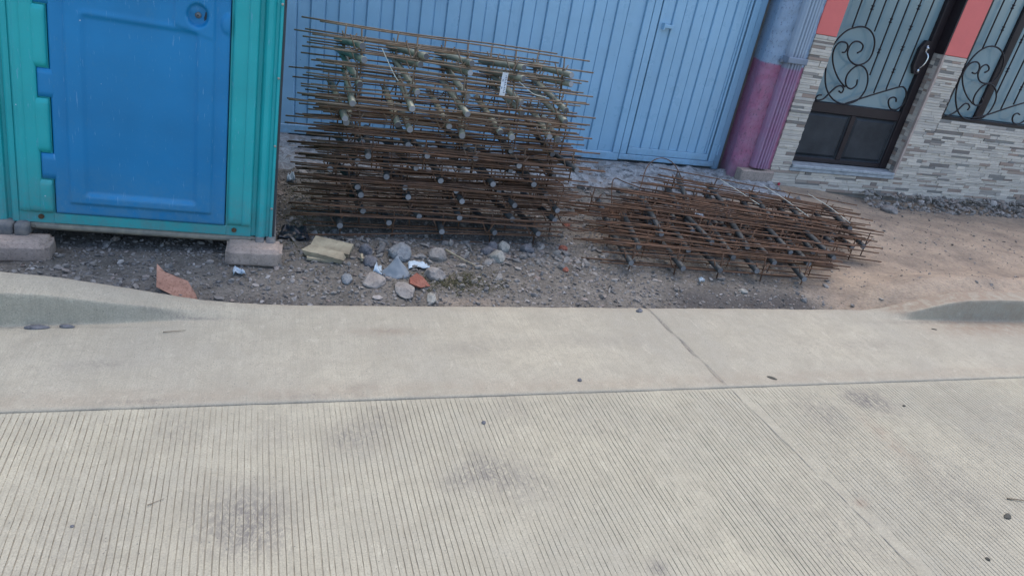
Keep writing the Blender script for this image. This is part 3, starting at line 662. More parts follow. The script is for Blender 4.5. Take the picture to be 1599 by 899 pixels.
# front corner columns: molded profiles, x then depth (negative = proud)
def column(prof, z0, z1, fine=10):
    b = MB(); n = len(prof); b.sweep(prof, z0, z1, 6); return b
left = [(0, .10), (0, .012), (.006, .002), (.020, 0), (.030, .004), (.034, .018), (.046, .020), (.052, .006), (.060, 0), (.078, 0), (.081, .004)]
b = column(left+[(.222, .004), (.222, .05)], .0, 2.15); 
body = Tb(b, 'body', M_TEAL, smooth=False)
right = [(.945, .05), (.945, .004), (1.062, .004), (1.066, .016), (1.082, .018), (1.090, .004), (1.100, -.004), (1.118, -.004), (1.128, .006), (1.134, .016), (1.146, .016), (1.152, .004), (1.162, .002), (1.166, .02), (1.166, .08)]
b = column(right, .0, 2.15); Tb(b, 'body_corner', M_TEAL)
def slab(x0, x1, z0, z1, y0, y1, r_=.012, name='jamb_panel', mat=None, parent=T, notch=None):
    """soft-edged molded plate"""
    nx, nz = max(4, int((x1-x0)/.008)), max(4, int((z1-z0)/.02)); xs = np.concatenate([[x0], np.linspace(x0+.002, x1-.002, nx), [x1]]); zs = np.concatenate([[z0], np.linspace(z0+.002, z1-.002, nz), [z1]])
    b = MB(); V_ = []
    for x in xs:
        for z in zs:
            e = min(x-x0, x1-x, z-z0, z1-z); t = min(1, max(0, e/r_)); V_.append((x, y1+(y0-y1)*math.sqrt(1-(1-t)**2), z))
    m = len(zs); b.add(V_, [(i*m+j, (i+1)*m+j, (i+1)*m+j+1, i*m+j+1) for i in range(len(xs)-1) for j in range(m-1)])
    return Tb(b, name, mat, parent, True)
# raised jamb panels left (interrupted by the hinge tabs) and right
TABS = [(.218, .337), (.585, .707), (.965, 1.085), (1.34, 1.46), (1.71, 1.83)]
zc = .052
for a, c in TABS+[(2.0, 2.0)]:
    slab(.160, .219, zc, a-.004, -.0128, .006, .006, 'hinge_jamb', M_TEAL); zc = c+.004
slab(.084, .178, .052, 2.0, -.013, .006, .008, 'jamb_panel', M_TEAL)
slab(.098, .128, .058, 1.99, -.0165, -.011, .010, 'jamb_ridge', M_TEAL)
slab(.952, 1.062, .056, 2.0, -.013, .006, .012, 'jamb_panel', M_TEAL)
slab(1.018, 1.060, .060, 1.99, -.019, -.010, .006, 'jamb_ridge', M_TEAL)
b = MB(); b.box(.216, .950, .000, .06, .0, .050, c=.004); Tb(b, 'sill_rail', M_TEAL)
b = MB(); b.box(.216, .950, .000, .06, 2.02, 2.15, c=.004); Tb(b, 'head_rail', M_TEAL)
# side, back walls
b = MB(); b.box(0.004, .03, .10, 1.18, 0, 2.15); b.box(.03, 1.14, 1.15, 1.18, 0, 2.15); Tb(b, 'side_wall', M_TEAL)
b = MB(); b.box(1.142, 1.166, .08, 1.18, 0, 2.15); Tb(b, 'side_wall', M_TEAL)
b = MB(); b.box(1.160, 1.176, .012, .085, -.012, 2.15, c=.002); Tb(b, 'edge_strip', M_GASKET)
b = MB(); b.box(-.008, .003, .03, .10, .02, 2.15, c=.002); Tb(b, 'edge_strip', M_GASKET)
b = MB(); b.add([(-.05, -.05, 2.15), (1.22, -.05, 2.15), (1.22, 1.24, 2.15), (-.05, 1.24, 2.15), (.12, .12, 2.34), (1.05, .12, 2.34), (1.05, 1.06, 2.34), (.12, 1.06, 2.34)], [(0, 1, 5, 4), (1, 2, 6, 5), (2, 3, 7, 6), (3, 0, 4, 7), (4, 5, 6, 7), (3, 2, 1, 0)]); Tb(b, 'roof', M_ROOF)
# door: one molded sheet with stepped panels
U0, U1, Z0, Z1 = .224, .943, .050, 2.02
us = np.arange(U0, U1+.001, .0055); zs = np.arange(Z0, Z1, .0075)
U, W_ = np.meshgrid(us, zs, indexing='ij')
def rect(u0, u1, w0, w1, s=.010):
    return sstep(U, u0-s, u0+s)*(1-sstep(U, u1-s, u1+s))*sstep(W_, w0-s, w0+s)*(1-sstep(W_, w1-s, w1+s))
D_ = -.008-.0*U
e = np.minimum(np.minimum(U-U0, U1-U), W_-Z0); D_ = D_+.016*(1-np.sqrt(np.clip(1-(1-np.clip(e/.014, 0, 1))**2, 0, 1)))
D_ -= .012*rect(.288, .877, .113, 1.9, .006)            # raised field
inn = rect(.356, .806, .160, .945, .012); D_ += .013*inn                  # sunken panel
D_ += .006*rect(.345, .80, .96, 1.85, .02)
# thick edge step right of the sunken panel
pl_ = sstep(U, .705, .720)*(1-sstep(U, .868, .876))*sstep(W_-(.955-(U-.74)*.25), -.004, .012)*(1-sstep(W_, 1.20, 1.22)); D_ = D_*(1-pl_)+(-.024)*pl_
LU, LW = .806, 1.018
q = np.sqrt(((U-LU)/.047)**2+((W_-LW)/.050)**2); oval = 1-sstep(q, .82, 1.0); D_ += .026*oval*(1-.45*np.exp(-(((U-LU+.02)/.03)**2+((W_-LW-.02)/.025)**2)))
q2 = np.sqrt(((U-.940)/.040)**2+((W_-1.000)/.046)**2); D_ -= .014*np.sqrt(np.clip(1-q2**2, 0, 1))
D_ += .0015*vnoise(U, W_, 4, 50)
V = np.stack([U, D_, W_], -1); F = grid_faces(len(us), len(zs))
V = V.reshape(-1, 3); V[:, 0] += .042*V[:, 2]*(1-V[:, 0]/TW)
dd = np_mesh('door', V, F, M_BLUE, smooth=True, parent=T)
for i, (a, c) in enumerate(TABS):
    slab(.178, .250, a, c, -.0079, .008, .003, 'hinge', M_BLUE, dd)
b = MB(); b.box(U0+.002, U1-.002, .008, .035, Z0+.002, Z1); Tb(b, 'door_core', M_BLUE, dd)
b = MB(); lu = LU
b.tube([(lu, .012, LW), (lu, -.006, LW)], .0135, 12, 0); b.tube([(lu, -.006, LW), (lu, -.012, LW)], .0085, 10, 0); Tb(b, 'knob', M_STEEL, dd, True)
b = MB(); b.tube([(lu, -.0122, LW), (lu, -.0135, LW)], .0045, 8); Tb(b, 'key_slot', M_HOLE, dd)
b = MB(); b.add([(lu+.018, .0035, LW-.030), (lu+.034, .000, LW-.012), (lu+.036, .000, LW+.014), (lu+.016, .0035, LW+.030), (lu+.010, .0035, LW+.0)], [(0, 1, 2, 3, 4)]); Tb(b, 'latch_slot', M_HOLE, dd)
# rivets and rail bolts
for u, wz in [(1.156, .16+.32*i) for i in range(6)]+[(.008, .2), (.008, .52), (.008, .84)]:
    b = MB(); b.tube([(u, .004, wz), (u, -.002, wz), (u, -.004, wz)], [.006, .006, .003], 8); Tb(b, 'rivet', M_STEEL)
for u in (.165, .985):
    b = MB(); b.tube([(u, .004, .030), (u, -.002, .030)], .012, 10); b.tube([(u, -.002, .030), (u, -.005, .030)], .006, 8); Tb(b, 'bolt', M_BOLT)
# base pan and skids
pr = [(-.0, 0)]
b = MB(); b.box(.13, 1.075, -.004, 1.18, -.036, -.002, c=.012); Tb(b, 'base_pan', M_PAN)
def lobe(x0, x1, name='skid'):
    b = MB(); n = 12; V_ = []; xc, rx = (x0+x1)/2, (x1-x0)/2
    prof = [(xc+rx*max(-1, min(1, 1.25*math.cos(t_))), -.033+.037*max(-1, min(1, 1.25*math.sin(t_)))) for t_ in [2*math.pi*k/16 for k in range(16)]]
    ysk = [-.045, -.035, 1.20, 1.21]; sc = [.75, 1, 1, .75]
    for y_, s in zip(ysk, sc): V_ += [(xc+(p[0]-xc)*s, y_, -.033+(p[1]+.033)*s) for p in prof]
    k = 16; b.add(V_, [(j*k+i, j*k+(i+1) % k, (j+1)*k+(i+1) % k, (j+1)*k+i) for j in range(3) for i in range(k)]+[tuple(range(k))[::-1], tuple(range(3*k, 4*k))]); Tb(b, name, M_SKID, smooth=True)
lobe(.000, .062); lobe(.066, .122); lobe(1.085, 1.130); lobe(1.134, 1.184)
b = MB(); b.box(.12, .15, .0, 1.18, -.03, -.004, c=.004); b.box(1.05, 1.09, .0, 1.18, -.03, -.004, c=.004); Tb(b, 'pan_corner', M_PAN)

# ------------------------------------------------------------------ stones, bricks, rubbish
def rock(name, loc, size, mat, label, cat='rock', seed=0, sub=2, rough=.20, flat=.0, rot=0, group=None, tilt=(0, 0)):
    bm = bmesh.new(); bmesh.ops.create_icosphere(bm, subdivisions=sub, radius=1); r = random.Random(seed)
    pl = [(Vector((r.uniform(-1, 1), r.uniform(-1, 1), r.uniform(-.4, 1))).normalized(), r.uniform(.72, .95)) for _ in range(9)]
    for v in bm.verts:
        p = v.co.copy()
        for nn, d_ in pl:
            k = p.dot(nn)
            if k > d_: p -= nn*(k-d_)
        p *= 1+rough*.5*noise.noise(v.co*1.8+Vector((seed, 0, 0)))+rough*.25*noise.noise(v.co*5+Vector((0, seed, 0)))
        v.co = Vector((p.x*size[0], p.y*size[1], p.z*size[2]))
    me = bpy.data.meshes.new(name); bm.to_mesh(me); bm.free(); me.materials.append(mat)
    o = link(name, me); o.location = (loc[0], loc[1], float(dirt_z(loc[0], loc[1]))+size[2]*.26 if len(loc) == 2 else loc[2]); o.rotation_euler = (tilt[0], tilt[1], rot)
    return tag(o, label, cat, group)
ROCKS = [
 ('rock', (.445, 3.47), (.042, .034, .040), M_ROCKD, 'small rounded dark mauve stone right of the wood scraps'),
 ('rock', (.455, 3.34), (.055, .04, .035), M_ROCKD, 'dark stone half buried below the small mauve stone'),
 ('rock', (.625, 3.43), (.082, .062, .060), M_ROCKG, 'big blue grey stone touching the front of the tall basket stack'),
 ('rock', (.830, 3.42), (.050, .052, .052), M_ROCKT, 'rounded tan stone right of the big blue grey stone'),
 ('rock', (.775, 3.19), (.058, .048, .048), M_ROCKT, 'brown rounded stone above the orange shard'),
 ('rock', (.455, 3.13), (.080, .060, .026), M_ROCKT, 'flat beige stone slab lying left of the grey torn bag'),
 ('rock', (.595, 3.03), (.080, .055, .030), M_ROCKT, 'low brown grey slab lying below the grey torn bag'),
 ('rock', (.325, 3.15), (.058, .030, .022), M_ROCKG, 'narrow bluish stone below the wood scraps'),
 ('rock', (.715, 2.96), (.056, .026, .022), M_ROCKB, 'pale flat stone nearest the concrete edge below the orange shard'),
 ('rock', (1.150, 3.53), (.045, .04, .034), M_ROCKD, 'dark stone just left of the pale stones under the rods'),
 ('rock', (1.200, 3.60), (.034, .03, .038), M_ROCKD, 'small squarish mauve stone between dark and pale stones'),
 ('rock', (1.268, 3.585), (.050, .038, .045), M_ROCKB, 'pale pointed stone resting against the lowest rods'),
 ('rock', (1.185, 3.44), (.060, .045, .042), M_ROCKB, 'pale chiselled stone in front of the pale pointed stone'),
 ('rock', (1.41, 3.57), (.045, .04, .038), M_ROCKD, 'dark rough stone at the right end of the stone row'),
 ('rock', (5.50, 4.90), (.085, .06, .05), M_ROCKT, 'large tan stone at the foot of the tiled wall'),
 ('rock', (2.64, 3.10), (.030, .022, .016), M_ROCKB, 'pale flat pebble on the dark soil below the low heap'),
 ('rock', (1.66, 3.62), (.03, .025, .02), M_RED, 'small brick red lump between the two basket heaps'),
 ('rock', (1.82, 4.0), (.032, .028, .018), M_RED, 'flat brick red fragment just right of the tall stack'),
 ('rock', (1.57, 3.33), (.026, .02, .016), M_RED, 'tiny orange red crumb in the gravel below the gap'),
 ('rock', (-.93, 3.19), (.022, .016, .014), M_ROCKT, 'little tan pebble right of the left brick'),
]
for i, (nm, loc, sz, mt, lb) in enumerate(ROCKS):
    rock(nm, loc, sz, mt, lb, seed=i*7+3, rot=rnd.uniform(0, 3), sub=3)
def block(name, loc, dim, rot, mat, label, cat, seed, amp=.006, tilt=(0, 0)):
    bm = bmesh.new(); bmesh.ops.create_cube(bm, size=1)
    for v in bm.verts: v.co = Vector((v.co.x*dim[0], v.co.y*dim[1], v.co.z*dim[2]))
    bmesh.ops.bevel(bm, geom=list(bm.edges), offset=min(dim)*.14, segments=2, affect='EDGES')
    bmesh.ops.subdivide_edges(bm, edges=[e for e in bm.edges if e.calc_length() > .05], cuts=6, use_grid_fill=True)
    for v in bm.verts:
        k = noise.noise(v.co*14+Vector((seed, 0, 0)))+.5*noise.noise(v.co*45+Vector((0, seed, 0))); v.co += v.co.normalized()*k*amp
    me = bpy.data.meshes.new(name); bm.to_mesh(me); bm.free(); me.materials.append(mat); me.polygons.foreach_set('use_smooth', [True]*len(me.polygons))
    o = link(name, me); o.location = loc; o.rotation_euler = (*tilt, rot); return tag(o, label, cat)
block('brick', (-.118, 3.33, .009), (.262, .14, .095), R(-1), M_BRICK, 'dusty pink brick under the right skid of the portable toilet', 'brick', 3, tilt=(0, R(1)))
block('brick', (-1.165, 3.325, .004), (.36, .14, .098), R(2), M_BRICK, 'dusty reddish brick under the left skid of the portable toilet', 'brick', 9, tilt=(0, R(1)))
# clay shards
def shard(loc, pts, th, rot, mat, label):
    b = MB(); n = len(pts); b.add([(x, -th/2+rnd.uniform(-.003, .003), z) for x, z in pts]+[(x*.96, th/2+rnd.uniform(-.003, .003), z*.96) for x, z in pts], [tuple(range(n)), tuple(range(n, 2*n))[::-1]]+[(i, (i+1) % n, (i+1) % n+n, i+n) for i in range(n)])
    o = b.build('clay_shard', mat); o.location = loc; o.rotation_euler = rot; return tag(o, label, 'shard')
shard((-.44, 2.985, -.02), [(-.095, .105), (-.070, -.0), (.02, -.03), (.115, -.035), (.095, .0), (.050, .05), (.0, .062), (-.055, .075)], .022, (R(-42), R(4), R(-12)), M_CLAY, 'large orange clay tile shard leaning by the rising kerb')
shard((.675, 3.075, -.012), [(-.055, .0), (-.05, .03), (-.01, .055), (.02, .03), (.05, -.02), (.0, -.025)], .03, (R(-50), 0, R(10)), M_RED, 'orange brick shard among the stones beside the grey bag')
# wood scraps
def plank(x, y, z, L, w_, h_, rz, label, seed, tl=0):
    r = random.Random(seed); n = 14; V_ = []
    for i in range(n+1):
        t = i/n; xx = (t-.5)*L; e = .010*r.random() if i in (0, n) else 0
        V_ += [(xx+r.uniform(-1, 1)*e, -w_/2+.003*r.random(), -h_/2), (xx+r.uniform(-1, 1)*e*2, -w_/2+.004*r.random(), h_/2), (xx+r.uniform(-1, 1)*e*2, w_/2-.003*r.random(), h_/2+.002*r.random()), (xx+r.uniform(-1, 1)*e, w_/2, -h_/2)]
    b = MB(); b.add(V_, [(4*i+k, 4*i+(k+1) % 4, 4*i+4+(k+1) % 4, 4*i+4+k) for i in range(n) for k in range(4)]+[(3, 2, 1, 0), (4*n, 4*n+1, 4*n+2, 4*n+3)])
    o = b.build('wood_scrap', M_WOOD); o.location = (x, y, z); o.rotation_euler = (tl, R(2), rz); tag(o, label, 'wood scrap', 'split lumber offcuts by the gravel')
plank(.265, 3.450, .004, .205, .085, .026, R(-22), 'upper and wider pale split lumber offcut left of the stones', 1, R(20))
plank(.225, 3.365, .000, .200, .060, .030, R(-24), 'lower and narrower pale split lumber offcut left of the stones', 2, R(14))
plank(.200, 3.345, -.022, .13, .028, .012, R(-10), 'thin buried splinter peeking out under the two lumber offcuts', 3)
plank(.415, 3.365, -.012, .075, .014, .014, R(86), 'short upright pale wood sliver beside the dark stones', 5)
# torn grey paper bag: a crumpled sheet standing as a cone
def crumple(name, loc, fn, nu, nv, mat, label, cat, rot=0, th=.0):
    b = MB(); V_ = [fn(i/(nu-1), j/(nv-1)) for i in range(nu) for j in range(nv)]
    b.add(V_, [(i*nv+j, (i+1)*nv+j, (i+1)*nv+j+1, i*nv+j+1) for i in range(nu-1) for j in range(nv-1)])
    o = b.build(name, mat, smooth=True, fix=False); o.location = loc; o.rotation_euler = (0, 0, rot)
    md = o.modifiers.new('thickness', 'SOLIDIFY'); md.thickness = .0012
    return tag(o, label, cat)
def cone(u, v):
    a = -math.pi*.95+u*math.pi*.9; r = .002+.075*v; k = 1+.16*noise.noise(Vector((u*5, v*3, 1)))
    return (r*math.cos(a)*k*1.1, r*math.sin(a)*k*.9, .105-.10*v**.8+.01*noise.noise(Vector((u*8, v*2, 5)))*v)
crumple('torn_bag', (.575, 3.225, -.035), cone, 18, 10, M_BAG, 'peaked grey torn paper bag standing among the stones', 'paper bag')
def scrap(sx, sy, h, seed):
    def f(u, v): return ((u-.5)*sx*(1-.3*v), (v-.5)*sy+.01*math.sin(u*6), .006+h*abs(noise.noise(Vector((u*3+seed, v*3, 0))))+h*.6*abs(noise.noise(Vector((u*9, v*9+seed, 2)))))
    return f
crumple('plastic_scrap', (.70, 3.30, -.025), scrap(.12, .075, .022, 2), 14, 10, M_WHITE, 'flat pale blue white plastic scrap right of the torn bag', 'scrap', R(8))
crumple('plastic_scrap', (.485, 3.24, -.03), scrap(.045, .09, .04, 5), 12, 10, M_WHITE, 'small crumpled white scrap left of the torn bag', 'scrap', R(-10))
crumple('plastic_scrap', (-.185, 3.185, -.035), scrap(.055, .045, .05, 7), 12, 10, M_WHITE, 'small pale blue scrap in front of the right brick', 'scrap', R(20))
crumple('plastic_scrap', (.065, 4.52, -.03), scrap(.06, .09, .07, 9), 12, 10, M_WHITE, 'white crushed scrap lying left behind the tall stack', 'scrap', R(4))
crumple('dark_film', (.075, 3.66, -.03), scrap(.17, .16, .045, 12), 18, 16, M_BLACKBAG, 'crumpled dark plastic film between toilet and tall stack', 'plastic film')
crumple('plastic_scrap', (2.40, 3.20, -.035), scrap(.022, .03, .04, 3), 8, 8, M_WHITE, 'tiny white chip in front of the low heap', 'scrap')
crumple('plastic_scrap', (2.66, 3.78, .17), scrap(.07, .045, .03, 15), 10, 8, M_PAPER, 'torn white label caught among the rods of the low heap', 'scrap', R(-20))
# weeds and twigs in the gravel
def twig(pts, r_, label, name='twig', mat=None):
    b = MB(); b.tube(crv(pts, 3), [r_*(1-.6*i/(len(pts)*3-3)) for i in range((len(pts)-1)*3+1)], 5); return tag(b.build(name, mat or M_TWIG, smooth=True), label, 'twig')
twig([(.885, 3.47, .0), (.93, 3.43, -.01), (.99, 3.37, -.02), (1.06, 3.30, -.03)], .007, 'bent dry stalk trailing right from the rounded tan stone', mat=M_WOOD)
twig([(-.345, 1.655, .004), (-.325, 1.665, .004), (-.305, 1.676, .004)], .0014, 'short dry twig lying on the grooved road at left')
twig([(-.43, 2.595, .004), (-.39, 2.60, .005), (-.35, 2.608, .004)], .0018, 'thin twig on the smooth apron below the left kerb')
twig([(2.69, 1.345, .004), (2.74, 1.33, .006), (2.80, 1.31, .005)], .0028, 'dry twig at the right edge of the grooved road')
wb = MB(); wr = random.Random(4)
for k in range(420):
    x, y = wr.gauss(.86, .13), wr.gauss(3.14, .055)
    if k % 3 == 0: x, y = wr.gauss(.12, .06), wr.gauss(3.95, .35)
    z = float(dirt_z(x, y)); a = wr.uniform(0, 6.28); L = wr.uniform(.02, .07)
    wb.tube([(x, y, z), (x+math.cos(a)*L*.5, y+math.sin(a)*L*.5, z+L*.35), (x+math.cos(a)*L, y+math.sin(a)*L, z+L*.1)], [.0018, .0014, .0006], 3)
tag(wb.build('dead_weeds', M_WEED, fix=False), 'matted dead weeds and straw in the gravel', 'weeds', kind='stuff')
# small stones and leaves lying on the road
def road_stone(name, x, y, z0, size, mat, label, cat, seed, rot): rock(name, (x, y, z0+size[2]*.4), size, mat, label, cat, seed=seed, rot=rot)
road_stone('pebble', 1.781, 2.790, 0, (.022, .015, .011), M_ROCKD, 'dark pebble on the rear edge of the apron near the joint', 'pebble', 50, .3)
road_stone('leaf', 2.179, 2.175, 0, (.026, .011, .004), M_LEAF, 'dark dry leaf on the apron just right of the joint', 'leaf', 51, -.6)
road_stone('pebble', 1.214, 2.198, 0, (.012, .010, .008), M_ROCKD, 'small grey pebble on the apron left of the joint', 'pebble', 52, .3)
road_stone('leaf', 2.600, 1.266, 0, (.026, .012, .005), M_LEAF, 'dark oval leaf at the right side of the grooved road', 'leaf', 53, .35)
road_stone('pebble', .729, 1.951, 0, (.009, .009, .007), M_ROCKD, 'round grey pebble on the grooves near the longitudinal joint', 'pebble', 54, 0)
road_stone('pebble', 2.74, 1.93, 0, (.010, .006, .004), M_LEAF, 'tiny dark chip on the grooves right of the scuffed patch', 'pebble', 55, 0)
road_stone('pebble', 2.31, 1.105, 0, (.010, .007, .005), M_LEAF, 'dark chip near the lower right corner of the road', 'pebble', 56, -.5)
road_stone('mud_clod', -.868, 2.632, 0, (.045, .012, .010), M_ROCKD, 'longer dark mud clod at the foot of the left kerb', 'mud clod', 57, .05)
road_stone('mud_clod', -.772, 2.640, 0, (.030, .010, .009), M_ROCKD, 'shorter dark mud clod at the foot of the left kerb', 'mud clod', 58, -.1)
road_stone('pebble', -.52, 1.60, 0, (.006, .005, .004), M_ROCKD, 'tiny dark pebble on the grooved road at left', 'pebble', 59, 0)
road_stone('leaf', 3.62, 2.60, 0, (.018, .005, .004), M_LEAF, 'dark curled leaf on dusty apron by the right kerb', 'leaf', 60, -.4)

# ------------------------------------------------------------------ dowel baskets
PIT = .29
def rod_mesh(L, seed):
    r = random.Random(seed); n = 10; ph = r.uniform(0, 6); am = r.uniform(.002, .008); pts = [(L*i/n, am*.6*math.sin(ph+i*.9), am*math.sin(ph*2+i*.55)) for i in range(n+1)]
    b = MB(); b.tube(pts, .0044, 6); return b.mesh('long_wire', M_ROD, True)
RODS = {n: [rod_mesh(L, s+n*10) for s in range(5)] for n, L in ((5, 1.53), (6, 1.80))}
def leg_mesh(seed):
    r = random.Random(seed); b = MB(); j = lambda: r.uniform(-.004, .004)
    b.tube([(.026+j(), .008, -.004), (.022+j(), .008, .09), (.020+j(), .008, .182)], .0042, 6)
    b.tube([(-.040+j(), -.006, .142), (-.012, -.006, .080), (0, -.006, .066), (.012, -.006, .080), (.040+j(), -.006, .142)], .0038, 6)
    return b.mesh('wire_leg', M_ROD, True)
LEGS = [leg_mesh(s) for s in range(4)]
def dowel_mesh(body):
    b = MB(); r_ = .0178; b.tube([(0, -.230, 0), (0, -.228, 0), (0, .228, 0), (0, .230, 0)], [r_-.002, r_, r_, r_-.002], 16, 0, mcap=1); return b.mesh('dowel_bar', [body, M_DEND if body is M_DOWEL else M_DENDD], True)
DOW = [dowel_mesh(M_DOWEL), dowel_mesh(M_DOWELG)]
for me in DOW:
    for p in me.polygons:
        if p.material_index == 1: p.use_smooth = False
br_ = random.Random(21)
def basket(loc, rot, n, label, group, dk=0, lead=.20, messy=1., extra=4, skew=0.):
    t = tag(empty('dowel_basket', loc, rot), label, 'dowel basket', group)
    for i in range(n):
        o = link('dowel_bar', DOW[dk], t); o.location = (i*PIT+br_.uniform(-.014, .014)*messy, br_.uniform(-.02, .05), .092+br_.uniform(-.004, .006)*messy); o.rotation_euler = (br_.uniform(-.03, .03)*messy, 0, R(skew)+br_.uniform(-.07, .07)*messy)
        for sy in (-1, 1):
            o = link('wire_leg', br_.choice(LEGS), t); o.location = (i*PIT+br_.uniform(-.006, .006), sy*.165, 0); o.rotation_euler = (0, br_.uniform(-.05, .05), 0 if sy < 0 else math.pi)
            if sy > 0: o.location.x += .0
    for sy in (-1, 1):
        for z in (.0, .058, .120, .180):
            o = link('long_wire', br_.choice(RODS[n]), t); o.location = (-lead+br_.uniform(-.05, .06), sy*.165+br_.choice((-.009, .009)), z+br_.uniform(-.004, .004)); o.rotation_euler = (br_.uniform(0, 6), br_.uniform(-.006, .006)*messy, br_.uniform(-.008, .008)*messy)
    for k in range(extra):
        o = link('long_wire', br_.choice(RODS[n]), t); o.location = (-lead+br_.uniform(-.05, .07), br_.choice((-.20, -.13, -.05, .08, .2))+br_.uniform(-.03, .03), br_.choice((.03, .066, .118, .15))+br_.uniform(-.006, .006)); o.rotation_euler = (br_.uniform(0, 6), br_.uniform(-.02, .02), br_.uniform(-.04, .04)*messy)
    return t
ORD = ['topmost', 'second', 'third', 'fourth', 'fifth', 'sixth', 'seventh', 'eighth', 'ninth', 'tenth', 'eleventh', 'twelfth', 'thirteenth', 'lowest']
# (first dowel x, y, z of dowel axis, tilt (far end up +), roll, yaw) from the top down
TALL = [(.350, 3.97, .965, -6.5, -1.2, 3.5), (.355, 3.98, .905, -6.0, -1.0, 3.0), (.345, 3.93, .835, 12, -.6, 1.0), (.36, 3.92, .755, 9, .4, -1.0), (.27, 3.93, .67, 10, .0, -4), (.38, 3.92, .615, 4, .8, -2),
        (.36, 3.94, .53, 6, .3, 1.5), (.45, 3.90, .46, 1, .6, -3), (.37, 3.93, .385, 3, .5, 2), (.28, 3.93, .325, 1, .3, -2.5), (.34, 3.92, .255, 2, .6, 1), (.42, 3.90, .20, 0, .5, -2), (.40, 3.88, .125, 1, .5, -1), (.30, 3.86, .050, 0, .4, -1.5)]
for i, (x, y, z, tl, rl, yw) in enumerate(TALL):
    if i == 0: lb = 'topmost dowel basket of the tall rusty stack, clear against the blue gate'
    elif i == 13: lb = 'lowest dowel basket of the tall rusty stack, resting on the dirt'
    else: lb = ORD[i]+' dowel basket from the top of the tall rusty stack'
    tR = Matrix.Rotation(R(yw), 3, 'Z')@Matrix.Rotation(R(-rl), 3, 'Y')@Matrix.Rotation(R(tl), 3, 'X')
    e = tR.to_euler(); off = tR@Vector((0, 0, .092))
    basket((x-off.x, y-off.y, z-off.z), e, 5, lb, 'dowel baskets in the tall stack before the gate', dk=int(i > 5), lead=.21 if i else .24, extra=0 if i < 3 else (3 if i < 6 else 7), skew=(11, 11, 9, 7, 10, -3, 8, 5, 12, -4, 9, 3, 6, 4)[i], messy=1. if i < 3 else 1.7)
LOW = [ # back pile (top first), then the front pile
 (2.72, 4.14, .215, 3, 1.6, -15, 5, 'topmost dowel basket of the low heap, slewed with its right end nearest'),
 (2.64, 4.09, .165, 2, 1.0, -13, 5, 'second dowel basket down in the rear of the low heap'),
 (2.53, 4.03, .125, 2, .7, -11, 6, 'third dowel basket down in the rear of the low heap'),
 (2.42, 4.00, .085, 1, .5, -10, 6, 'fourth dowel basket down in the rear of the low heap'),
 (2.10, 4.12, .050, 1, .0, -9, 6, 'dowel basket lying lowest at the rear, reaching farthest left of the low heap'),
 (2.26, 3.66, .170, 4, 1.5, -9, 5, 'upper dowel basket of the front pile in the low heap'),
 (2.10, 3.60, .110, 3, .8, -8, 5, 'middle dowel basket of the front pile in the low heap'),
 (1.98, 3.50, .045, 0, .0, -7, 5, 'front dowel basket on the dirt, nearest the kerb in the low heap'),
 (2.30, 3.86, .135, 2, 1.0, -12, 5, 'dowel basket wedged in the middle between the front and rear of the low heap'),
 (2.16, 3.80, .060, 1, .3, -6, 6, 'dowel basket lying on the dirt beneath the middle of the low heap'),
]
for x, y, z, tl, rl, yw, n, lb in LOW:
    tR = Matrix.Rotation(R(yw), 3, 'Z')@Matrix.Rotation(R(rl), 3, 'Y')@Matrix.Rotation(R(tl), 3, 'X'); off = tR@Vector((0, 0, .092))
    basket((x-off.x, y-off.y, z-off.z), tR.to_euler(), n, lb, 'dowel baskets in the low heap', 1, lead=.21, messy=1.8, extra=5)
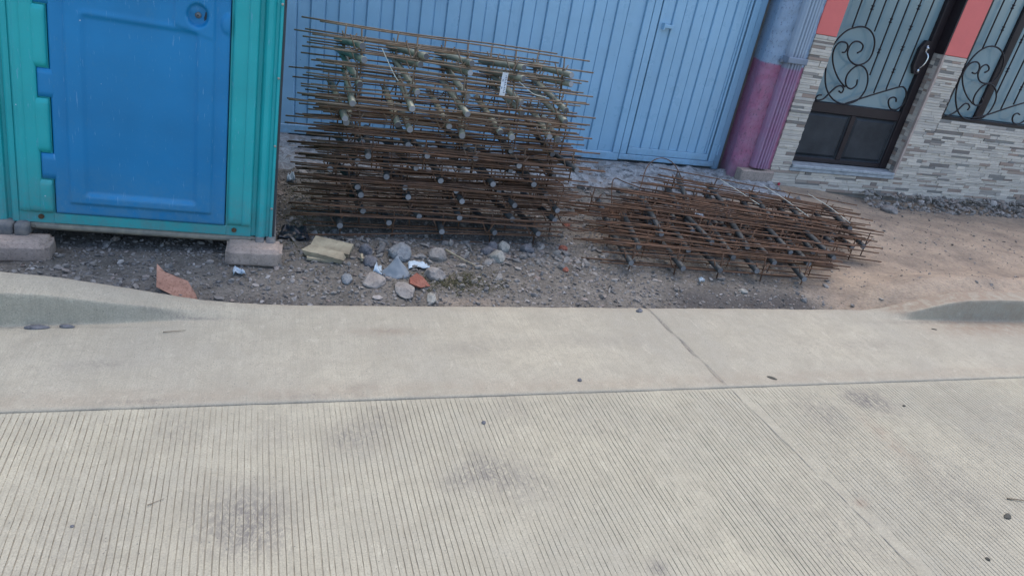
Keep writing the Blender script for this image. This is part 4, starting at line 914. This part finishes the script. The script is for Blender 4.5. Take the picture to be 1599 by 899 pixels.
# loose bent wires
def wire(pts, r_, label): b = MB(); b.tube(crv(pts, 5), r_, 6); return tag(b.build('bent_wire', M_ROD, smooth=True), label, 'wire')
wire([(2.43, 4.25, .05), (2.50, 4.35, .15), (2.60, 4.5, .27), (2.75, 4.6, .31), (2.88, 4.6, .27), (2.98, 4.55, .14)], .004, 'thin bent wire arching above the left rear of the low heap')
wire([(1.63, 3.9, .22), (1.70, 3.82, .06), (1.85, 3.85, -.01), (2.10, 3.95, .0), (2.35, 4.05, .05), (2.5, 4.1, .1)], .0042, 'curved rusty wire bridging the ground between the two heaps')
wire([(1.45, 3.8, .40), (1.60, 3.82, .34), (1.68, 3.84, .28), (1.66, 3.83, .16), (1.72, 3.82, .10)], .004, 'hooked rusty wire end hanging at the right of the tall stack')
wire([(2.28, 4.3, .0), (2.32, 4.45, .16), (2.45, 4.5, .13), (2.6, 4.45, .1)], .004, 'low hooked wire at the rear left of the low heap')
def tie(pts, label): b = MB(); b.tube(crv(pts, 4), .0022, 5); return tag(b.build('plastic_tie', M_TIE, smooth=True), label, 'tie')
tie([(3.0, 4.15, .32), (3.05, 3.98, .30), (3.12, 3.80, .27)], 'pale plastic tie along the left of the low heap top')
tie([(3.38, 4.15, .30), (3.42, 3.95, .28), (3.50, 3.72, .23)], 'pale plastic tie across the middle of the low heap top')
tie([(3.72, 4.05, .29), (3.76, 3.85, .27), (3.82, 3.66, .22)], 'pale plastic tie at the right of the low heap top')
tie([(.49, 3.80, .985), (.55, 3.76, .88), (.58, 3.74, .84)], 'pale plastic tie hanging left in the tall stack top')
tie([(1.26, 3.80, .90), (1.34, 3.76, .85), (1.42, 3.75, .84)], 'pale plastic tie hanging right of the paper tag')
# paper tag
pt = tag(empty('paper_tag', (1.145, 3.70, .955), (R(4), 0, R(-3))), 'white printed paper tag hanging from the top rods', 'tag')
b = MB(); n = 8
for i in range(n+1):
    z = -i/n*.125; y = .004*math.sin(i*.8)
    b.v += [(-.016, y, z), (.016, y+.002, z)]; b.a += [0, 0]
b.f = [(2*i, 2*i+2, 2*i+3, 2*i+1) for i in range(n)]; b.mi = [0]*n
o = b.build('sheet', M_PAPER, pt, fix=False); md = o.modifiers.new('thickness', 'SOLIDIFY'); md.thickness = .001
b = MB()
for k in range(11):
    z = -.018-k*.009; b.box(.002, .011 if k % 3 else .008, -.0035, -.0025, z, z+.004)
for z in (-.035, -.075): b.box(-.011, -.007, -.0035, -.0025, z-.012, z)
b.build('print', M_INK, pt)
